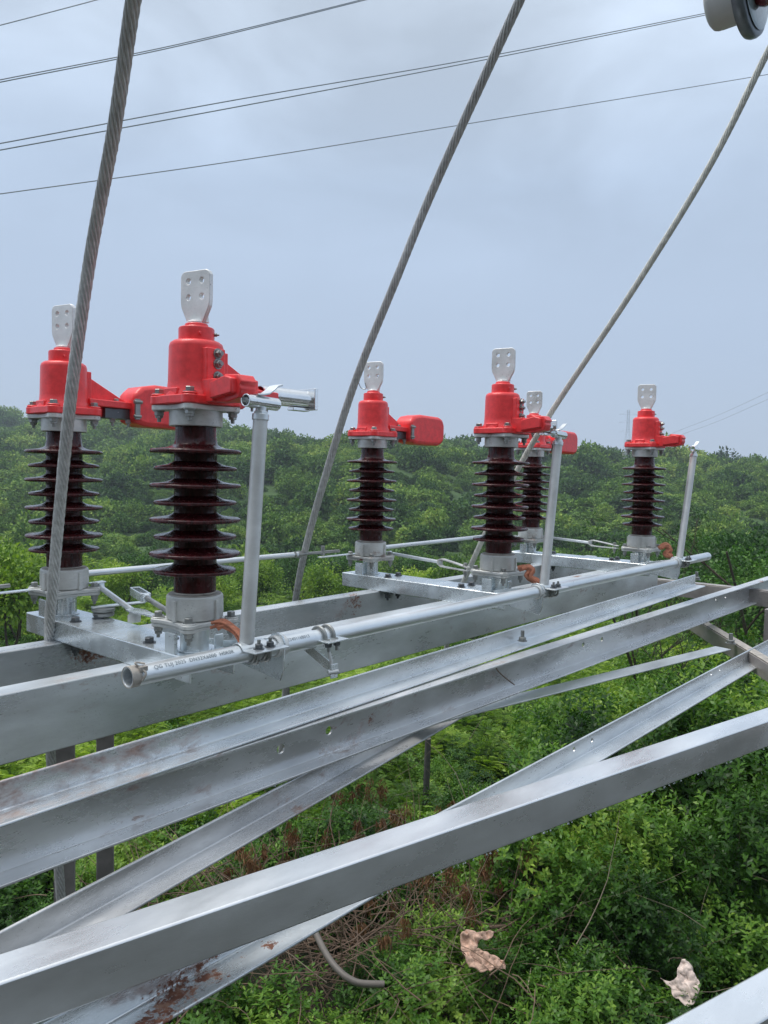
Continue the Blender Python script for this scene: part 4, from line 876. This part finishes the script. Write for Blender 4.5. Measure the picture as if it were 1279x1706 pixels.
twigs('dry_brush', -.9, 7.3, 1.9, 1.2, 620, .3, 1.5, .006, 3, M['twig'], .8); twigs('dry_brush', .9, 7.1, 2.2, .9, 260, .3, 1.4, .0055, 4, M['twig'], .7)
twigs('bare_twigs', 2.0, 9.0, 4.0, 3.0, 130, .5, 1.6, .004, 5, simple('pale_twig', (.22, .18, .13), .85, 0, .3, 6, .2), 1.2, .6)
r = np.random.default_rng(9); C = []
for k in range(110):
    cx_, cy_ = [(-1.2, 7.2), (-.3, 7.3), (.3, 8.2), (.8, 7.4), (1.7, 7.9), (-.9, 8.0), (-.5, 10.5), (.1, 9.2)][k % 8]; x = cx_+r.normal()*.45; y = cy_+r.normal()*.35
    P, d = lobes_cloud(90, r, r.uniform(.07, .16), 3, 1.9, 0); P += np.array([x, y, float(terrain(x, y))+ZC+r.uniform(.4, 1.15)]); D = r.normal(size=P.shape)*.35; D[:, 2] -= 1; D /= np.linalg.norm(D, axis=1)[:, None]
    Nn = np.cross(D, r.normal(size=D.shape)); Nn /= np.linalg.norm(Nn, axis=1)[:, None]; C.append(leaf_quads(P, D, Nn, r.uniform(.05, .09, 90), r.uniform(.008, .018, 90), r))
C = np.concatenate(C); o = leafobj('withered_leaves', C, r.random(len(C)//4), LM['brown']); o['kind'] = 'stuff'
def bare_tree(lab, px_, yy, h, seed, ax):
    d = ray(px_, 1100); x, y = d[0]/d[1]*yy, yy; r = random.Random(seed); t = bpy.data.objects.new('bare_branch_tree', None); sc.collection.objects.link(t); t.location = (x, y, float(terrain(x, y))+ZC-.1); setp(t, lab, 'tree')
    b = MB(); bq = []
    def br(p, d, l, rr, dep):
        P = [p]
        for j in range(5): d = (d+Vector((r.uniform(-.2, .2), r.uniform(-.2, .2), r.uniform(-.08, .16)))).normalized(); p = p+d*l/5; P.append(p)
        b.tube(P, [rr*(1-.13*j) for j in range(6)], 6)
        if dep < 3:
            for j in range(4): br(P[1+j], (d+Vector((r.uniform(-1, 1), r.uniform(-1, 1), r.uniform(-.3, .8)))).normalized(), l*r.uniform(.42, .62), rr*.45, dep+1)
        else: bq.extend(P[2:])
    br(Vector((0, 0, 0)), Vector((ax, 0, 1)).normalized(), h, h*.014, 0); put('trunk', b, M['bark'], t, bev=0)
    Pq = np.repeat(np.array([list(p) for p in bq]), 7, 0); rg = np.random.default_rng(seed); Pq += rg.normal(size=Pq.shape)*.10; D = rand_dirs(len(Pq), rg, .1); Nn = np.cross(D, rg.normal(size=D.shape)); Nn /= np.linalg.norm(Nn, axis=1)[:, None]
    leafobj('crown', leaf_quads(Pq, D, Nn, rg.uniform(.08, .2, len(Pq)), rg.uniform(.008, .02, len(Pq)), rg), rg.random(len(Pq)), LM['dark'], t)
bare_tree('spindly dark pine with bare boughs behind the flat strip at right', 1120, 13, 3.6, 4, -.25); bare_tree('thin needle leaved tree below the right end of the angle steel', 1010, 16, 3.2, 9, .3); bare_tree('thin needle leaved tree at the right edge behind the steel leg', 1262, 15, 4.2, 13, -.1)
# ---- posts under the frame
for (xx, yt, yb, dep, wd2, lab) in ((108, 1180, 1495, 2.75, .034, 'grey weathered post at left, beside the foot of the thick wire rope'), (176, 1170, 1470, 3.0, .032, 'grey weathered post at left, the right hand one of two')):
    a = wd(xx, yt, dep); zb = float(terrain(a.x, a.y))+ZC-.2; b = MB(); org = Vector((a.x, a.y, zb)); H = a.z-zb; h_ = wd2; g_ = .012
    b.prism([(-h_, -h_), (h_, -h_), (h_, -h_+g_), (-h_+g_, -h_+g_), (-h_+g_, h_), (-h_, h_)], (0, 0, 0), (1, 0, 0), (0, 1, 0), (0, 0, H)); b.box(-h_+g_+.001, h_*.9, -h_+g_+.001, h_*.8, 0, H-.02)
    o = put('wooden_post', b, M['wood'], None, (0, 0, 0), .003, 'W'); o.location = org; o.rotation_euler = (0, 0, rad(14)); setp(o, lab, 'post')
for (xt, xb, yt, yb, wpx, lab) in ((475, 489, 1125, 1425, 13, 'slender dark stake standing in the scrub left of centre'), (713, 703, 1230, 1400, 11, 'slender dark stake standing in the scrub right of centre')):
    gx, gy = ground_at(xb, yb); zb = float(terrain(gx, gy))+ZC-.1; dep = gy; d = ray(xt, yt); tp = Vector((d[0]*dep, d[1]*dep, d[2]*dep+ZC)); org = Vector((gx, gy, zb)); b = MB(); rr = wpx/2/FPX*dep
    mid = (tp-org)*.5+Vector((.015, 0, 0)); b.tube([(0, 0, 0), mid, tp-org], [rr*1.1, rr, rr*.9], 12); o = put('stake', b, M['stake'], None, (0, 0, 0), 0, 'W'); o.location = org; setp(o, lab, 'stake')
# ---- hose, string, sacks
def at(px_, py_, lift): 
    gx, gy = ground_at(px_, py_, lift); d = ray(px_, py_); k = gy/d[1]; return Vector((gx, gy, d[2]*k+ZC))
hp = [at(505, 1500, 1.1), at(528, 1560, 1.0), at(556, 1608, .95), at(592, 1636, .9), at(640, 1640, .9)]
b = MB(); b.tube(smooth_path([p-hp[0] for p in hp], 10), .026, 16); o = put('hose', b, M['hose'], None, (0, 0, 0), 0, 'W'); o.location = hp[0]; setp(o, 'thick bent grey hose curling out of the dry brush near the bottom', 'hose')
hp = [at(970, 1565, .6), at(985, 1560, .6), at(1004, 1570, .6), at(1008, 1585, .6), at(1000, 1600, .55)]
b = MB(); b.tube(smooth_path([p-hp[0] for p in hp], 8), .005, 8); o = put('string', b, simple('white_string', (.7, .72, .72), .6), None, (0, 0, 0), 0, 'W'); o.location = hp[0]; setp(o, 'short curl of white string caught in the leaves between the two sacks', 'string')
hp = [at(902, 1520, .6), at(890, 1580, .5), at(880, 1640, .5), at(879, 1660, .4)]
b = MB(); b.tube(smooth_path([p-hp[0] for p in hp], 8), .004, 8); o = put('dead_stalk', b, simple('straw', (.45, .40, .28), .7), None, (0, 0, 0), 0, 'W'); o.location = hp[0]; setp(o, 'long pale dead stalk standing right of the larger sack', 'stalk')
b = MB(); pts = [at(815, 1545, .6), at(838, 1543, .6), at(862, 1540, .6), at(900, 1552, .55), at(930, 1560, .5)]; b.tube(smooth_path([p-pts[0] for p in pts], 6), .016, 8); b.tube([pts[3]-pts[0], at(870, 1600, .4)-pts[0], at(853, 1630, .3)-pts[0]], .015, 8)
o = put('fallen_branch', b, M['twig'], None, (0, 0, 0), 0, 'W'); o.location = pts[0]; setp(o, 'forked fallen branch lying just right of the larger sack', 'branch')
def sack(lab, px_, py_, poly, scale, seed, m):
    c = at(px_, py_, .64); d = ray(px_, py_); nrm = Vector((-d[0], -d[1], -d[2])).normalized(); nrm = (nrm+Vector((0, 0, .55))).normalized(); ax = Vector((0, 0, 1)).cross(nrm).normalized(); ay = nrm.cross(ax); n = 34
    bm = bmesh.new(); P = [((x-px_)*scale, -(y-py_)*scale*1.08) for x, y in poly]; vs = [bm.verts.new((x, y, 0)) for x, y in P]; bm.faces.new(vs); bmesh.ops.triangulate(bm, faces=bm.faces)
    for _ in range(4): bmesh.ops.subdivide_edges(bm, edges=[e_ for e_ in bm.edges if e_.calc_length() > .016], cuts=1, use_grid_fill=False); bmesh.ops.triangulate(bm, faces=bm.faces)
    from mathutils import noise as mn
    for v in bm.verts:
        q = Vector((v.co.x*9, v.co.y*9, seed)); a = 1-abs(mn.noise(q*.9))*3; c2 = mn.noise(q*3); c3 = 1-abs(mn.noise(Vector((q.x*2.2+q.y*1.5, q.y*.6, 3.3))))*3; v.co.z = .022*a+.018*c3+.012*c2+.006*(1-abs(mn.noise(q*4.3))*3); v.co.x += .020*mn.noise(q*2.2); v.co.y += .020*mn.noise(q*2.2+Vector((0, 9, 0)))
    me = bpy.data.meshes.new('sack'); bm.to_mesh(me); bm.free(); me.polygons.foreach_set('use_smooth', [True]*len(me.polygons)); me.materials.append(m); o = bpy.data.objects.new('sack', me); sc.collection.objects.link(o)
    o.matrix_world = Matrix(((ax.x, ay.x, nrm.x, c.x), (ax.y, ay.y, nrm.y, c.y), (ax.z, ay.z, nrm.z, c.z+.05), (0, 0, 0, 1))); md = o.modifiers.new('s', 'SOLIDIFY'); md.thickness = .006; return setp(o, lab, 'sack')
sack('crumpled brownish woven sack caught in the bushes, the left one of two', 800, 1595, [(764, 1572), (775, 1562), (800, 1566), (822, 1560), (820, 1572), (796, 1578), (794, 1592), (812, 1600), (842, 1602), (845, 1618), (826, 1620), (803, 1627), (782, 1620), (768, 1600)], .0050, 2.0, M['bag'])
sack('torn pale woven sack in the bushes at lower right, close to the corner tube', 1138, 1645, [(1103, 1647), (1112, 1650), (1126, 1648), (1128, 1630), (1134, 1616), (1146, 1615), (1152, 1632), (1162, 1645), (1158, 1668), (1146, 1680), (1130, 1672), (1114, 1656)], .0052, 5.0, M['bag2'])
# ---- far pylons, small white hut on the ridge
def pylon(px_, ytop, ybase, dist, lab):
    tp = wd(px_, ytop, dist); bs_ = wd(px_, ybase+30, dist); H = tp.z-bs_.z; t = bpy.data.objects.new('pylon', None); sc.collection.objects.link(t); t.location = (tp.x, tp.y, bs_.z); setp(t, lab, 'pylon', 'faint distant pylons')
    b = MB(); w0_, w1_ = H*.09, H*.018; lv = [H*k/9 for k in range(10)]; rr = .05
    def cr_(z): f = w0_+(w1_-w0_)*min(1, z/(H*.7)); return [Vector((sx*f, sy*f, z)) for sx, sy in ((-1, -1), (1, -1), (1, 1), (-1, 1))]
    for k in range(9):
        A, B_ = cr_(lv[k]), cr_(lv[k+1])
        for j in range(4): b.tube([A[j], B_[j]], rr, 4); b.tube([A[j], B_[(j+1) % 4]], rr*.6, 4); b.tube([B_[j], A[(j+1) % 4]], rr*.6, 4); b.tube([B_[j], B_[(j+1) % 4]], rr*.6, 4)
    put('mast', b, M['wire'], t, bev=0)
    for z in (.62, .78, .92):
        b = MB(); e_ = H*.16; b.tube([(-e_, 0, H*z), (e_, 0, H*z)], rr, 4); b.tube([(-e_, 0, H*z), (0, 0, H*(z+.05)), (e_, 0, H*z)], rr*.7, 4); put('crossarm', b, M['wire'], t, bev=0)
pylon(1047, 683, 750, 520, 'faint lattice pylon on the skyline left of the farthest post'); pylon(1094, 700, 750, 640, 'fainter smaller lattice pylon on the skyline right of the first')
c = wd(1040, 757, 232); b = MB(); b.box(-.5, .5, -.6, .6, -1.5, .7); b.prism([(-.6, .7), (.6, .7), (.4, 1.0), (-.4, 1.0)], (0, -.8, 0), (1, 0, 0), (0, 0, 1), (0, 1.6, 0)); o = put('hut', b, M['conc'], None, (0, 0, 0), .02, 'W'); o.location = c; setp(o, 'tiny white hut on the ridge left of the farthest post', 'hut')
# ---- rain drops hanging under the steel
r = random.Random(8); b = MB(); bb_ = bmesh.new(); bmesh.ops.create_icosphere(bb_, subdivisions=1, radius=1); bv = [v.co.copy() for v in bb_.verts]; bf = [tuple(v.index for v in f.verts) for f in bb_.faces]; bb_.free()
def drop(p, s): b.add([(p[0]+v.x*s, p[1]+v.y*s, p[2]+v.z*s*1.3) for v in bv], bf)
ud = (u1_-u0_).normalized(); us_ = Vector((0, 0, 1)).cross(ud)
for k in range(70): drop(u0_+ud*r.uniform(.6, 3.0)-us_*.069+Vector((0, 0, -.0805)), r.uniform(.0012, .0024))
for k in range(60): drop(Vector((r.uniform(-.2, 3.1), PV, pz_(1)-.0225)), r.uniform(.0012, .0020))
for k in range(30): drop(q0+qd*r.uniform(0, 3)+Vector((0, 0, -.1265)), r.uniform(.0012, .002))
wm, t_, bs, nn, ln = mat('water_drop'); bs.inputs['Base Color'].default_value = (.9, .95, 1, 1); bs.inputs['Roughness'].default_value = .05; bs.inputs['Transmission Weight'].default_value = .6
o = put('rain_drops', b, wm, None, (1, -.3, -.7), 0); o['kind'] = 'stuff'
# ---- haze
HZ = .00055
b = MB(); b.box(-700, 700, -60, 760, -75, 75)
hm = bpy.data.materials.new('haze'); hm.use_nodes = True; tt = hm.node_tree; tt.nodes.clear(); ho = tt.nodes.new('ShaderNodeOutputMaterial'); pvn = tt.nodes.new('ShaderNodeVolumePrincipled'); pvn.inputs['Color'].default_value = (.80, .90, 1, 1); pvn.inputs['Density'].default_value = HZ; pvn.inputs['Anisotropy'].default_value = .1
tt.links.new(pvn.outputs[0], ho.inputs['Volume'])
if HZ > 0:
    o = put('haze', b, hm, None, (0, 0, 0), 0, 'W'); o['kind'] = 'stuff'
